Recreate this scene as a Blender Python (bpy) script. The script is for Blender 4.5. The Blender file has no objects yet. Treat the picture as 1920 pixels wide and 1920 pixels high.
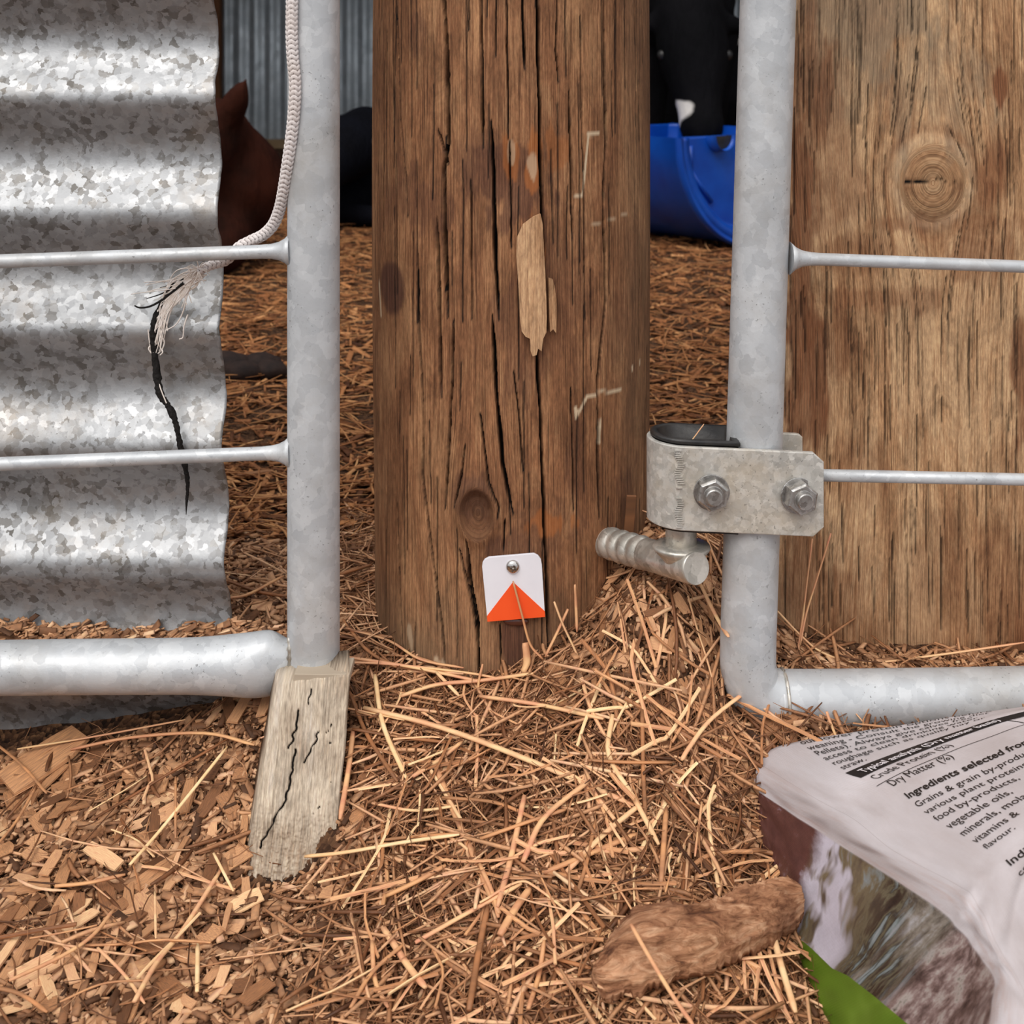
import bpy, bmesh, math, random
import numpy as np
from mathutils import Vector, Matrix, Euler
random.seed(7); rng = np.random.default_rng(7)
PI = math.pi
# ------------------------------------------------------------------ camera, sky, sun, exposure
scene = bpy.context.scene
F, HOR, CH = 2400.0, 121.0, 0.41          # focal length in px, horizon row, camera height (m)
cd = bpy.data.cameras.new('camera'); cam = bpy.data.objects.new('camera', cd)
scene.collection.objects.link(cam); scene.camera = cam
cam.location = (0, 0, CH); cam.rotation_euler = (PI/2, 0, 0)
cd.sensor_width = 36; cd.lens = 45; cd.shift_y = -(960-HOR)/1920.0
cd.clip_start = 0.05; cd.clip_end = 200
cd.dof.use_dof = True; cd.dof.focus_distance = 0.80; cd.dof.aperture_fstop = 20
w = bpy.data.worlds.new('overcast sky'); scene.world = w; w.use_nodes = True
nt = w.node_tree; nt.nodes.clear()
out = nt.nodes.new('ShaderNodeOutputWorld'); bg = nt.nodes.new('ShaderNodeBackground')
tc = nt.nodes.new('ShaderNodeTexCoord'); sp = nt.nodes.new('ShaderNodeSeparateXYZ')
rp = nt.nodes.new('ShaderNodeValToRGB')
rp.color_ramp.elements[0].position = 0.0; rp.color_ramp.elements[0].color = (.52,.54,.57,1)
rp.color_ramp.elements[1].position = 0.7; rp.color_ramp.elements[1].color = (1.15,1.16,1.18,1)
nt.links.new(tc.outputs['Generated'], sp.inputs[0]); nt.links.new(sp.outputs['Z'], rp.inputs[0])
nt.links.new(rp.outputs[0], bg.inputs[0]); bg.inputs[1].default_value = 1.0
nt.links.new(bg.outputs[0], out.inputs[0])
sd = bpy.data.lights.new('sun', 'SUN'); sun = bpy.data.objects.new('sun', sd)
scene.collection.objects.link(sun); sun.location = (-2, -3, 5)
sd.energy = 1.5; sd.angle = math.radians(35); sd.color = (1.0, .96, .9)
sun.rotation_euler = (math.radians(42), 0, math.radians(-22))
scene.view_settings.view_transform = 'Standard'; scene.view_settings.look = 'None'
scene.view_settings.gamma = 1.0; scene.view_settings.use_curve_mapping = False
scene.view_settings.exposure = 0.2

# ------------------------------------------------------------------ helpers
COL = scene.collection
def P(px, py, Y):                          # photograph pixel at real distance Y -> world point
    return Vector(((px-960)/F*Y, Y, CH-(py-HOR)/F*Y))
def lin(c):
    r = []
    for v in c[:3]:
        v = v/255.0; r.append(v/12.92 if v <= .04045 else ((v+.055)/1.055)**2.4)
    return (r[0], r[1], r[2], 1.0)
def tag(o, label=None, cat=None, group=None, kind=None):
    if label: o['label'] = label
    if cat: o['category'] = cat
    if group: o['group'] = group
    if kind: o['kind'] = kind
    return o
def empty(name, loc, label, cat, group=None):
    o = bpy.data.objects.new(name, None); COL.objects.link(o); o.location = loc
    o.empty_display_size = .02
    return tag(o, label, cat, group)
def link_mesh(name, me, mat, parent=None, smooth=True):
    o = bpy.data.objects.new(name, me); COL.objects.link(o)
    if mat is not None: me.materials.append(mat)
    if smooth: me.polygons.foreach_set('use_smooth', [True]*len(me.polygons))
    if parent is not None:
        o.parent = parent
        lv = parent; off = Vector((0,0,0))
        while lv is not None: off = off + lv.location; lv = lv.parent
        o.location = -off                    # vertices are given in world space
    return o
def np_mesh(name, V, Fc, mat, parent=None, smooth=True, attrs=None, uv=None):
    V = np.asarray(V, dtype=np.float32).reshape(-1, 3); Fc = np.asarray(Fc, dtype=np.int32)
    k = Fc.shape[1]; n = len(Fc)
    me = bpy.data.meshes.new(name)
    me.vertices.add(len(V)); me.vertices.foreach_set('co', V.ravel())
    me.loops.add(n*k); me.loops.foreach_set('vertex_index', Fc.ravel())
    me.polygons.add(n); me.polygons.foreach_set('loop_start', np.arange(0, n*k, k, dtype=np.int32))
    if uv is not None:
        l = me.uv_layers.new(name='uv'); l.data.foreach_set('uv', np.asarray(uv, np.float32)[Fc.ravel()].ravel())
    for a, vals in (attrs or {}).items():
        at = me.attributes.new(a, 'FLOAT', 'POINT'); at.data.foreach_set('value', np.asarray(vals, np.float32).ravel())
    me.update(calc_edges=True); me.validate()
    return link_mesh(name, me, mat, parent, smooth)
def grid_faces(nr, nc, closed=False):
    r = np.arange(nr-1)[:, None]; c = np.arange(nc if closed else nc-1)[None, :]
    c2 = (c+1) % nc
    a = r*nc+c; b = r*nc+c2; d = (r+1)*nc+c; e = (r+1)*nc+c2
    return np.stack([a, b, e, d], -1).reshape(-1, 4)
def bm_obj(name, bm, mat, parent=None, smooth=False):
    bmesh.ops.recalc_face_normals(bm, faces=bm.faces[:])
    me = bpy.data.meshes.new(name); bm.to_mesh(me); bm.free()
    return link_mesh(name, me, mat, parent, smooth)
def cr(pts, n):                            # Catmull-Rom through rows of numbers
    p = np.array(pts, float); m = len(p)
    t = np.linspace(0, m-1, n); i = np.clip(t.astype(int), 0, m-2); f = (t-i)[:, None]
    g = lambda k: p[np.clip(k, 0, m-1)]
    p0 = np.where((i == 0)[:, None], 2*p[0]-p[1], g(i-1)); p3 = np.where((i+2 > m-1)[:, None], 2*p[-1]-p[-2], g(i+2))
    p1, p2 = g(i), g(i+1)
    return .5*((2*p1)+(-p0+p2)*f+(2*p0-5*p1+4*p2-p3)*f**2+(-p0+3*p1-3*p2+p3)*f**3)
def tube(path, rad, seg=24, ry=None, caps=True, up=(0, 1, 0), disp=None):
    """swept tube; rad / ry arrays of half sizes (along 'side' and 'up-ish' axes)"""
    path = np.array([tuple(p) for p in path], float); n = len(path)
    rad = np.broadcast_to(np.array(rad, float), (n,)); ry = rad if ry is None else np.broadcast_to(np.array(ry, float), (n,))
    T = np.gradient(path, axis=0); T /= np.linalg.norm(T, axis=1)[:, None]
    U = np.array(up, float)[None]-T*(T@np.array(up, float))[:, None]; U /= np.linalg.norm(U, axis=1)[:, None]
    S = np.cross(T, U)
    a = np.linspace(0, 2*PI, seg, endpoint=False)
    R = np.ones((n, seg)) if disp is None else disp
    V = path[:, None]+S[:, None]*(np.cos(a)[None, :]*rad[:, None]*R)[..., None]+U[:, None]*(np.sin(a)[None, :]*ry[:, None]*R)[..., None]
    V = V.reshape(-1, 3); Fq = grid_faces(n, seg, True)
    if caps:
        V = np.vstack([V, path[0], path[-1]]); c0, c1 = n*seg, n*seg+1
        k = np.arange(seg); k2 = (k+1) % seg
        A = np.stack([np.full(seg, c0), k2, k, k], -1); B = np.stack([np.full(seg, c1), (n-1)*seg+k, (n-1)*seg+k2, (n-1)*seg+k2], -1)
        return V, Fq, np.vstack([A, B])[:, :3]
    return V, Fq, None
def tube_obj(name, path, rad, mat, parent=None, seg=24, ry=None, caps=True, up=(0, 1, 0), disp=None, smooth=True):
    V, Fq, T = tube(path, rad, seg, ry, caps, up, disp)
    fs = Fq.tolist()+([t for t in T.tolist()] if T is not None else [])
    me = bpy.data.meshes.new(name); me.from_pydata(V.tolist(), [], fs); me.update()
    o = link_mesh(name, me, mat, parent, smooth)
    if smooth and caps:
        nq = len(Fq); fl = [True]*nq+[False]*(len(fs)-nq); me.polygons.foreach_set('use_smooth', fl)
    return o
def prism(outline, y0, y1, bevel=0.0):     # outline: list of (x,z); extruded in y
    bm = bmesh.new(); vs = [bm.verts.new((x, y0, z)) for x, z in outline]
    f = bm.faces.new(vs); r = bmesh.ops.extrude_face_region(bm, geom=[f])
    bmesh.ops.translate(bm, vec=(0, y1-y0, 0), verts=[v for v in r['geom'] if isinstance(v, bmesh.types.BMVert)])
    if bevel: bmesh.ops.bevel(bm, geom=bm.edges[:], offset=bevel, segments=2, affect='EDGES', profile=.5)
    return bm
def box_bm(x0, x1, y0, y1, z0, z1, bevel=0.0):
    return prism([(x0, z0), (x1, z0), (x1, z1), (x0, z1)], y0, y1, bevel)
def vnoise(x, y, seed=0):                  # 2-D value noise, about -1..1
    x = np.asarray(x, float); y = np.asarray(y, float)
    xi = np.floor(x).astype(np.int64); yi = np.floor(y).astype(np.int64); fx = x-xi; fy = y-yi
    fx = fx*fx*(3-2*fx); fy = fy*fy*(3-2*fy)
    def h(a, b):
        n = (a*374761393+b*668265263+seed*1442695041) & 0x7fffffff
        n = ((n ^ (n >> 13))*1274126177) & 0x7fffffff
        return ((n ^ (n >> 16)) & 0xffff)/32767.5-1
    return (h(xi, yi)*(1-fx)+h(xi+1, yi)*fx)*(1-fy)+(h(xi, yi+1)*(1-fx)+h(xi+1, yi+1)*fx)*fy
def sstep(a, b, x): t = np.clip((x-a)/(b-a), 0, 1); return t*t*(3-2*t)

# ------------------------------------------------------------------ materials
class Mat:
    def __init__(s, name, rough=.6, metal=0.0, spec=.4):
        s.m = bpy.data.materials.new(name); s.m.use_nodes = True; s.t = s.m.node_tree
        s.b = s.t.nodes['Principled BSDF']; s.b.inputs['Roughness'].default_value = rough
        s.b.inputs['Metallic'].default_value = metal; s.b.inputs['Specular IOR Level'].default_value = spec
    def n(s, typ, **kw):
        nd = s.t.nodes.new('ShaderNode'+typ)
        for k, v in kw.items():
            if k in nd.inputs: nd.inputs[k].default_value = v
            else: setattr(nd, k, v)
        return nd
    def l(s, a, b): s.t.links.new(a, b)
    def coord(s, which='Object', scale=(1, 1, 1), src=None):
        mp = s.n('Mapping'); mp.inputs['Scale'].default_value = scale
        s.l(src if src is not None else s.n('TexCoord').outputs[which], mp.inputs[0]); return mp.outputs[0]
    def noise(s, vec, scale=1, detail=4, rough=.55, dist=0):
        nd = s.n('TexNoise', Scale=scale, Detail=detail, Roughness=rough, Distortion=dist); s.l(vec, nd.inputs['Vector']); return nd.outputs['Fac']
    def ramp(s, fac, stops, interp='LINEAR'):
        r = s.n('ValToRGB'); e = r.color_ramp.elements; r.color_ramp.interpolation = interp
        while len(e) < len(stops): e.new(.5)
        for k, (p, c) in enumerate(stops):
            e[k].position = p; e[k].color = c if len(c) == 4 else lin(c)
        s.l(fac, r.inputs[0]); return r.outputs[0]
    def rampv(s, fac, stops): return s.ramp(fac, [(p, (v, v, v, 1)) for p, v in stops])
    def mix(s, fac, a, b, mode='MIX'):
        m = s.n('Mix', data_type='RGBA', blend_type=mode)
        for src, idx in ((fac, 0), (a, 6), (b, 7)):
            if hasattr(src, 'type') and hasattr(src, 'links'): s.l(src, m.inputs[idx])
            else: m.inputs[idx].default_value = src if idx == 0 or len(src) == 4 else lin(src)
        return m.outputs[2]
    def math(s, op, a, b=None, clamp=False):
        m = s.n('Math', operation=op, use_clamp=clamp)
        for src, i in ((a, 0), (b, 1)):
            if src is None: continue
            if hasattr(src, 'links'): s.l(src, m.inputs[i])
            else: m.inputs[i].default_value = src
        return m.outputs[0]
    def attr(s, name): nd = s.n('Attribute', attribute_name=name); return nd.outputs['Fac']
    def color(s, c):
        if hasattr(c, 'links'): s.l(c, s.b.inputs['Base Color'])
        else: s.b.inputs['Base Color'].default_value = lin(c)
    def rough(s, c): s.l(c, s.b.inputs['Roughness'])
    def bump(s, h, strength=.5, dist=.001):
        b = s.n('Bump'); b.inputs['Strength'].default_value = strength; b.inputs['Distance'].default_value = dist
        s.l(h, b.inputs['Height']); s.l(b.outputs[0], s.b.inputs['Normal'])

def galv(name, cell=170, lo=(120,122,124), hi=(205,207,208), metal=.55, rough=.42, contrast=1.0, grime=(150,140,125), g_amt=.35, spangle=1.0):
    m = Mat(name, rough, metal, .5)
    co = m.coord('Object')
    nz = m.n('TexNoise', Scale=cell*1.3, Detail=3); m.l(co, nz.inputs['Vector'])
    add = m.n('VectorMath', operation='MULTIPLY_ADD'); m.l(nz.outputs['Color'], add.inputs[0]); add.inputs[1].default_value = (1.1/cell,)*3; m.l(co, add.inputs[2])
    v = m.n('TexVoronoi', Scale=cell, Randomness=1.0); m.l(add.outputs[0], v.inputs['Vector'])
    sep = m.n('SeparateColor'); m.l(v.outputs['Color'], sep.inputs[0])
    v2 = m.n('TexVoronoi', Scale=cell*.53, Randomness=1.0); m.l(add.outputs[0], v2.inputs['Vector'])
    s2 = m.n('SeparateColor'); m.l(v2.outputs['Color'], s2.inputs[0])
    cellv = m.math('ADD', m.math('MULTIPLY', sep.outputs[0], .65*spangle), m.math('MULTIPLY', s2.outputs[1], .35*spangle))
    big = m.noise(co, 14, 5, .6)
    f = m.math('ADD', m.math('MULTIPLY', cellv, .6*contrast), m.math('MULTIPLY', big, .55), True)
    c = m.ramp(f, [(.18, lo), (.42, tuple((a*.45+b*.55) for a, b in zip(lo, hi))), (.62, hi), (.9, tuple(min(255, b+12) for b in hi))])
    dirt = m.rampv(m.noise(co, 9, 8, .7), [(.5, 0), (.72, g_amt)])
    c = m.mix(dirt, c, grime)
    spk = m.rampv(m.noise(co, 520, 2, .5), [(.66, 0), (.72, .55)])
    c = m.mix(m.math('MULTIPLY', spk, m.rampv(m.noise(co, 35, 3), [(.45, 0), (.6, 1)])), c, (70,66,62))
    m.color(c)
    m.rough(m.math('ADD', m.math('MULTIPLY', sep.outputs[1], .18), rough-.06))
    h = m.math('ADD', m.math('MULTIPLY', m.noise(co, 260, 4, .6), 1.0), m.math('MULTIPLY', big, 2.0))
    m.bump(h, .25, .0006)
    return m.m
M = {}
M['sheet'] = galv('spangled sheet steel', 210, (88,83,77), (162,163,165), .66, .49, 1.25, (150,132,110), .55)
M['pipe'] = galv('dull galvanised pipe', 120, (168,171,175), (214,216,218), .25, .45, .45, (160,152,142), .5)
M['strap'] = galv('worn galvanised strap', 300, (150,147,141), (212,208,201), .3, .45, .6, (196,174,142), .7)
M['nut'] = galv('zinc nut', 300, (120,118,116), (200,198,195), .8, .3, .6, (110,95,80), .6)
M['weld'] = galv('bright weld zinc', 160, (142,138,130), (214,208,198), .6, .33, .7, (120,104,86), .8)
M['backwall'] = galv('far corrugated steel', 20, (160,167,172), (208,214,218), .4, .34, .4, (150,146,138), .3, .5)
def simple(name, c, rough=.6, metal=0, spec=.4, c2=None, scale=50, bump=0):
    m = Mat(name, rough, metal, spec)
    if c2 is None: m.color(c)
    else:
        nz = m.noise(m.coord('Object'), scale, 5, .6); m.color(m.ramp(nz, [(.35, c), (.65, c2)]))
        if bump: m.bump(nz, .5, bump)
    return m.m
M['rubber'] = simple('black plastic', (26,25,26), .45, 0, .5, (48,45,43), 90, .001)
M['tagwhite'] = simple('white plastic', (236,234,240), .35, 0, .5, (228,226,233), 30)
M['tagorange'] = simple('orange print', (250,92,40), .38, 0, .5, (245,84,36), 30)
M['chrome'] = simple('bright screw steel', (205,200,196), .16, 1.0, .5)
M['recess'] = simple('dark recess steel', (70,62,58), .4, .8, .5, (150,140,130), 600)  # darker mottled steel colour for the screw's cross
M['ink'] = simple('black ink', (30,29,31), .45)
M['paper_ink'] = simple('pale print', (212,205,208), .5)
M['cord_black'] = simple('black cord fibre', (18,17,17), .8, 0, .2, (38,34,32), 900, .0008)
M['timber_far'] = simple('far timber', (118,78,50), .8, 0, .2, (96,62,40), 8)
M['sill'] = simple('pale sill timber', (176,150,118), .8, 0, .2, (150,124,92), 6)
M['roof'] = simple('roof steel', (150,152,154), .6, .2, .4)
M['dung'] = simple('dung', (34,23,20), .8, 0, .3, (52,36,30), 60, .004)
M['hoof'] = simple('hoof horn', (38,32,28), .6)

def piece_mat(name, cols, attr='tone', obj_random=False, rough=.72, island=False):
    m = Mat(name, rough, 0, .25)
    if obj_random: t = m.n('ObjectInfo').outputs['Random']
    elif island: t = m.n('NewGeometry').outputs['Random Per Island']
    else: t = m.attr(attr)
    c = m.ramp(t, [(i/(len(cols)-1), k) for i, k in enumerate(cols)])
    co = m.coord('Object', (3, 60, 30)) if obj_random else m.coord('Object', (1, 1, 1)); nz = m.noise(co, 1.5 if obj_random else 260, 3, .6)
    c = m.mix(.5 if obj_random else .28, c, m.ramp(nz, [(.3, (60,38,24)), (.7, (240,210,170))]), 'OVERLAY')
    m.color(c); m.bump(nz, .4, .0006); return m.m
CH_COLS = [(54,37,28), (100,70,50), (146,106,78), (180,138,104), (204,163,128), (232,198,164)]
ST_COLS = [(70,44,30), (122,82,56), (172,126,92), (208,162,124), (228,188,152), (244,216,184)]
M['chips'] = piece_mat('wood chips', CH_COLS); M['chip1'] = piece_mat('single wood chip', CH_COLS[1:], obj_random=True)
M['straw'] = piece_mat('straw', ST_COLS, rough=.5); M['straw1'] = piece_mat('single straw', ST_COLS[1:], obj_random=True, rough=.48)
M['strawpale'] = piece_mat('pale straw', ST_COLS[3:], obj_random=True, rough=.45)
M['bed'] = piece_mat('shed bedding', [(70,42,26), (116,74,46), (156,104,66), (186,132,86), (216,168,118)])
def ground_mat():
    m = Mat('mulch ground', .9, 0, .15); co = m.coord('Object')
    v = m.n('TexVoronoi', Scale=330); m.l(co, v.inputs['Vector'])
    sep = m.n('SeparateColor'); m.l(v.outputs['Color'], sep.inputs[0])
    n = m.noise(co, 30, 6, .6)
    c = m.ramp(m.math('ADD', m.math('MULTIPLY', sep.outputs[0], .5), m.math('MULTIPLY', n, .5)), [(.2, (34,23,17)), (.45, (74,50,35)), (.7, (112,80,56)), (.9, (150,112,80))])
    m.color(c); m.bump(m.math('ADD', v.outputs['Distance'], m.math('MULTIPLY', n, .6)), .8, .003); return m.m
M['ground'] = ground_mat()
# ------------------------------------------------------------------ the ground's shape
GP = [(-.60,.85,-.058),(-.34,.85,-.056),(-.26,.85,-.042),(-.195,.86,-.022),(-.18,.93,-.004),(-.17,.86,-.016),(-.165,.80,-.033),(-.45,.70,-.060),(-.25,.735,-.056),(-.30,.60,-.058),
 (-.13,.75,-.058),(-.13,.68,-.058),(-.11,.86,-.012),(-.10,.80,-.026),(-.02,.85,-.007),(-.02,.745,-.022),(-.02,.676,-.04),(-.02,.60,-.052),(-.1,.9,-.004),(-.3,.95,0),(-.5,.95,-.02),
 (.10,.93,.078),(.115,.86,.066),(.10,.825,.063),(.06,.85,.040),(.03,.84,.012),(.075,.79,.022),(.13,.80,.018),(.14,.86,.045),(.08,.745,-.004),(.135,.74,-.020),(.155,.70,-.036),(.172,.66,-.048),(.19,.62,-.054),(.095,.68,-.03),(.17,.78,.004),
 (.19,.84,.012),(.34,.84,.010),(.5,.84,.01),(.3,.7,-.03),(.2,.66,-.045),(.25,.55,-.05),(.45,.6,-.04),(.1,.6,-.05),(0,.45,-.055),(-.4,.45,-.06),(.4,.45,-.05),
 (0,1.1,.01),(.12,1.06,.03),(.2,1.0,.02),(0,1.3,0),(.3,1.3,0),(-.3,1.3,0),(1,1.2,0),(-1,1.2,0),(-1.2,.7,-.05),(1.2,.7,-.02),(0,2,0),(1.5,2,0),(-1.5,2,0),(0,3,0),(2,3,0),(-2,3,0),(0,0,-.06),(1,0,-.05),(-1,0,-.06),
 (0,6,0),(3,6,0),(-3,6,0),(2,0,-.05),(-2,0,-.05),(-.1,1.02,-.002),(-.13,.97,-.002)]
GP = np.array(GP); _s = lambda r2: np.sqrt(r2+.0008)
_K = _s(((GP[:, None, :2]-GP[None, :, :2])**2).sum(-1)); _m = GP[:, 2].mean()
_W = np.linalg.solve(_K-1e-4*np.eye(len(GP)), GP[:, 2]-_m)
def g0(x, y):
    x = np.asarray(x, float); y = np.asarray(y, float); sh = x.shape; x = x.ravel(); y = y.ravel(); r = np.zeros(len(x))
    for a in range(0, len(x), 40000):
        X = x[a:a+40000, None]; Y = y[a:a+40000, None]
        r[a:a+40000] = _s((X-GP[:, 0])**2+(Y-GP[:, 1])**2)@_W+_m
    return r.reshape(sh)
def g(x, y):
    far = np.clip((6.5-np.asarray(y))/1.5, 0, 1)
    return g0(x, y)*far+.0032*vnoise(np.asarray(x)*38, np.asarray(y)*38, 3)+.0014*vnoise(np.asarray(x)*110, np.asarray(y)*110, 4)+.006*vnoise(np.asarray(x)*9, np.asarray(y)*9, 5)*.5
def G(px, py):                             # where the sight line of a photo pixel meets the ground
    Y = np.concatenate([np.linspace(.42, 1.2, 1600), np.linspace(1.2, 7, 1500)])
    x = (px-960)/F*Y; z = CH-(py-HOR)/F*Y; d = z-g(x, Y); k = np.argmax(d < 0)
    return Vector((x[k], Y[k], z[k]))
ys = np.concatenate([np.linspace(-8, .40, 40)[:-1], np.arange(.40, 1.15, .0042), np.geomspace(1.16, 6.6, 110)])
xs = np.concatenate([-np.geomspace(.55, 3.6, 40)[::-1], np.arange(-.545, .548, .0042), np.geomspace(.55, 3.6, 40)])
XX, YY = np.meshgrid(xs, ys)
gr = np_mesh('floor', np.stack([XX, YY, g(XX, YY)], -1), grid_faces(len(ys), len(xs)), M['ground'])
tag(gr, 'uneven ground of trodden brown wood mulch', kind='structure')

# ------------------------------------------------------------------ shed shell
def corr_wall(name, p0, p1, z0, z1, pitch, amp, mat, kind='structure', label=None):
    p0 = np.array(p0, float); p1 = np.array(p1, float); L = np.linalg.norm(p1-p0); d = (p1-p0)/L; n = np.array([-d[1], d[0]])
    k = int(L/pitch*8); s = np.linspace(0, L, k); o = amp*np.sin(2*PI*s/pitch)
    xy = p0+d*s[:, None]+n*o[:, None]; th = n*.0015
    rows = [np.c_[xy, np.full(k, z0)], np.c_[xy, np.full(k, z1)], np.c_[xy+th, np.full(k, z1)], np.c_[xy+th, np.full(k, z0)], np.c_[xy, np.full(k, z0)]]
    o = np_mesh(name, np.stack(rows), grid_faces(5, k), mat); tag(o, label, kind=kind); return o
corr_wall('wall_back', (-3.3, 6.3), (3.3, 6.3), .03, 2.5, .0762, .0085, M['backwall'], label='upright corrugated steel wall at the back of the shed')
corr_wall('wall_left', (-3.3, .95), (-3.3, 6.3), .0, 2.5, .0762, .0085, M['backwall'])
corr_wall('wall_right', (3.3, 6.3), (3.3, .95), .0, 2.5, .0762, .0085, M['backwall'])
roof = np_mesh('ceiling', [(-3.4,2.9,2.35),(3.4,2.9,2.35),(3.4,6.5,2.55),(-3.4,6.5,2.55),(-3.4,2.9,2.39),(3.4,2.9,2.39),(3.4,6.5,2.59),(-3.4,6.5,2.59)],
   [(0,1,2,3),(7,6,5,4),(0,4,5,1),(1,5,6,2),(2,6,7,3),(3,7,4,0)], M['roof'], smooth=False); tag(roof, kind='structure')  # unseen roof added to dim the shed, front edge set back for daylight
sl = bm_obj('trim_1', box_bm(-3.25, 3.25, 6.22, 6.27, -.02, .045, .004), M['sill']); tag(sl, 'pale timber sill along the foot of the back wall', kind='structure')
bp = bm_obj('timber_stud', box_bm(-1.62, -1.405, 6.16, 6.22, -.02, 2.45, .006), M['timber_far'])
tag(bp, 'brown timber stud standing against the corrugated back wall', 'timber')

# ------------------------------------------------------------------ wood surfaces with cracks and knots
def carve(S, Z, cracks, mw=.0006, ms=1.0):
    """S (across), Z (up) arrays; cracks: list of (s[], z[], half width, depth). returns depth, mask"""
    D = np.zeros_like(S); A = np.zeros_like(S); zc = Z[:, 0]
    for cs, cz, hw, dp in cracks:
        o = np.argsort(cz); cz = np.array(cz)[o]; cs = np.array(cs)[o]
        rows = np.where((zc >= cz[0]) & (zc <= cz[-1]))[0]
        if len(rows) < 2: continue
        z = zc[rows]; s = np.interp(z, cz, cs)+.00035*vnoise(z*50, z*0+cs[0]*999, 9)+.00015*vnoise(z*400, z*0+cs[0]*99, 8)
        t = np.minimum((z-cz[0]), (cz[-1]-z))/(cz[-1]-cz[0])
        wv = hw*np.clip(np.sqrt(np.clip(t*7, 0, 1)), .25, 1)*(1+.35*vnoise(z*55, z*0+7+cs[0]*50, 2))
        d = np.abs(S[rows]-s[:, None]); q = np.clip(1-(d/np.maximum(wv, .00042)[:, None])**2, 0, 1)
        D[rows] = np.maximum(D[rows], q*dp*np.clip(t*9, .2, 1)[:, None]); A[rows] = np.maximum(A[rows], np.clip(1.25-d/np.maximum(wv*1.15, mw)[:, None], 0, 1)*min(1, .45+hw*900)*ms)
    return D, A
PC, PR = .955, .1022                        # post axis distance and radius
def pxpost(px, py):
    X = (px-960)/F; a = X*X+1; b = -2*PC; c = PC*PC-PR*PR; disc = max(b*b-4*a*c, 0)
    Y = (-b-math.sqrt(disc))/(2*a); x = X*Y
    return math.atan2(x, PC-Y)*PR, CH-(py-HOR)/F*Y
CR = [([(832,-60),(832,0),(839,112),(841,270),(832,319),(834,450),(839,600)],5),([(822,244),(841,311)],3),([(819,405),(824,562),(826,712),(827,746)],4),
 ([(742,-50),(749,94),(753,225),(764,337),(766,410)],2),([(899,-60),(901,0),(904,150),(906,281)],3.2),([(980,-60),(980,0),(984,131)],3),([(1008,-60),(1008,0),(1010,131),(1013,262),(1017,375),(1021,525),(1027,618)],4.2),
 ([(1046,-50),(1044,94),(1049,158)],2),([(1068,169),(1072,300),(1074,450)],3),([(1089,30),(1092,187),(1096,337),(1098,600)],1.6),([(1132,-60),(1134,150),(1137,262),(1132,375),(1137,562),(1122,712),(1123,852),(1125,976)],4),
 ([(920,225),(926,356),(929,487),(935,600)],4.2),([(922,590),(929,700),(931,746),(942,870),(963,966)],4.4),([(882,337),(884,600)],2),([(956,262),(959,469)],2),
 ([(783,431),(787,640),(793,764),(790,888),(802,994),(822,1154),(830,1225),(832,1290)],3),([(850,600),(846,729),(839,852),(832,959)],3),([(900,775),(907,835),(914,906),(935,950),(933,975)],2.2),
 ([(871,835),(864,888),(850,952)],2.2),([(1004,600),(1006,640),(1015,799),(1020,923),(1024,1065),(1029,1230)],3.4),([(963,693),(974,782),(981,888)],1.6),([(1071,729),(1075,852),(1077,959)],2.2),
 ([(872,1012),(878,1080),(893,1171),(898,1300)],4.5),([(742,940),(745,1060),(751,1235)],2.4),([(947,976),(944,1033)],2.2),([(860,1030),(880,1120),(890,1180)],2),([(936,1170),(940,1300)],2.2),
 ([(1195,-40),(1193,120),(1191,237)],2),([(930,-50),(930,110)],1.8),([(950,-50),(952,262)],1.8),([(880,-50),(878,60)],1.5),([(1108,500),(1110,700)],1.6),([(775,1170),(772,1240)],2)]
cracks = []
for pts, wpx in CR:
    q = [pxpost(*p) for p in pts]; cracks.append(([a[0] for a in q], [a[1] for a in q], wpx/2/2800*1.5, min(.012, wpx*.003)))
for k in range(75):
    s0 = rng.uniform(-.15, .15); z0 = rng.uniform(-.02, .45); L = rng.uniform(.03, .14)
    cracks.append(([s0, s0+rng.normal(0, .001)], [z0, z0+L], rng.uniform(.0003, .0005), .0012))
th = np.concatenate([np.linspace(-PI, -1.75, 14)[:-1], np.linspace(-1.75, 1.75, 500), np.linspace(1.75, PI, 14)[1:-1]])
zz = np.concatenate([np.arange(-.09, .475, .0022), np.linspace(.48, 1.7, 60)])
TH, ZZ = np.meshgrid(th, zz); S = TH*PR
D, A = carve(S, ZZ, cracks)
ks, kz = pxpost(893, 965)
dx, dz = (S-ks), (ZZ-kz)*.72; rk = np.hypot(dx, dz); kn = np.exp(-(rk/.020)**2)
GU = S-.55*dx*np.exp(-((dx/.022)**2+((ZZ-kz)/.055)**2))+.0035*vnoise(S*30, ZZ*5, 21); inside = 1-sstep(.009, .0125, rk)
GU = GU*(1-inside)+rk*inside*2.2
R = PR+.0009*vnoise(S*26, ZZ*4, 1)+.00028*vnoise(S*130, ZZ*7, 2)+.00014*vnoise(S*500, ZZ*16, 6)+.002*vnoise(S*7, ZZ*3, 5)-D
R += .0022*np.exp(-((rk-.0125)/.0035)**2)-.003*inside+.0008*inside*vnoise(S*900, ZZ*900, 3)
R -= .003*np.exp(-(((S-pxpost(960,330)[0])/.012)**2+((ZZ-pxpost(960,330)[1])/.02)**2))
R *= 1-.02*sstep(.02, -.06, ZZ)
def blob(px, py, rx, ry, n=.25, sd=1):      # rx, ry px
    s0, z0 = pxpost(px, py); q = np.hypot((S-s0)/(rx/2800), (ZZ-z0)/(ry/2800))+n*vnoise(S*190, ZZ*60, sd)+n*.5*vnoise(S*600, ZZ*160, sd+1)
    return 1-sstep(.82, 1.12, q)
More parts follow.
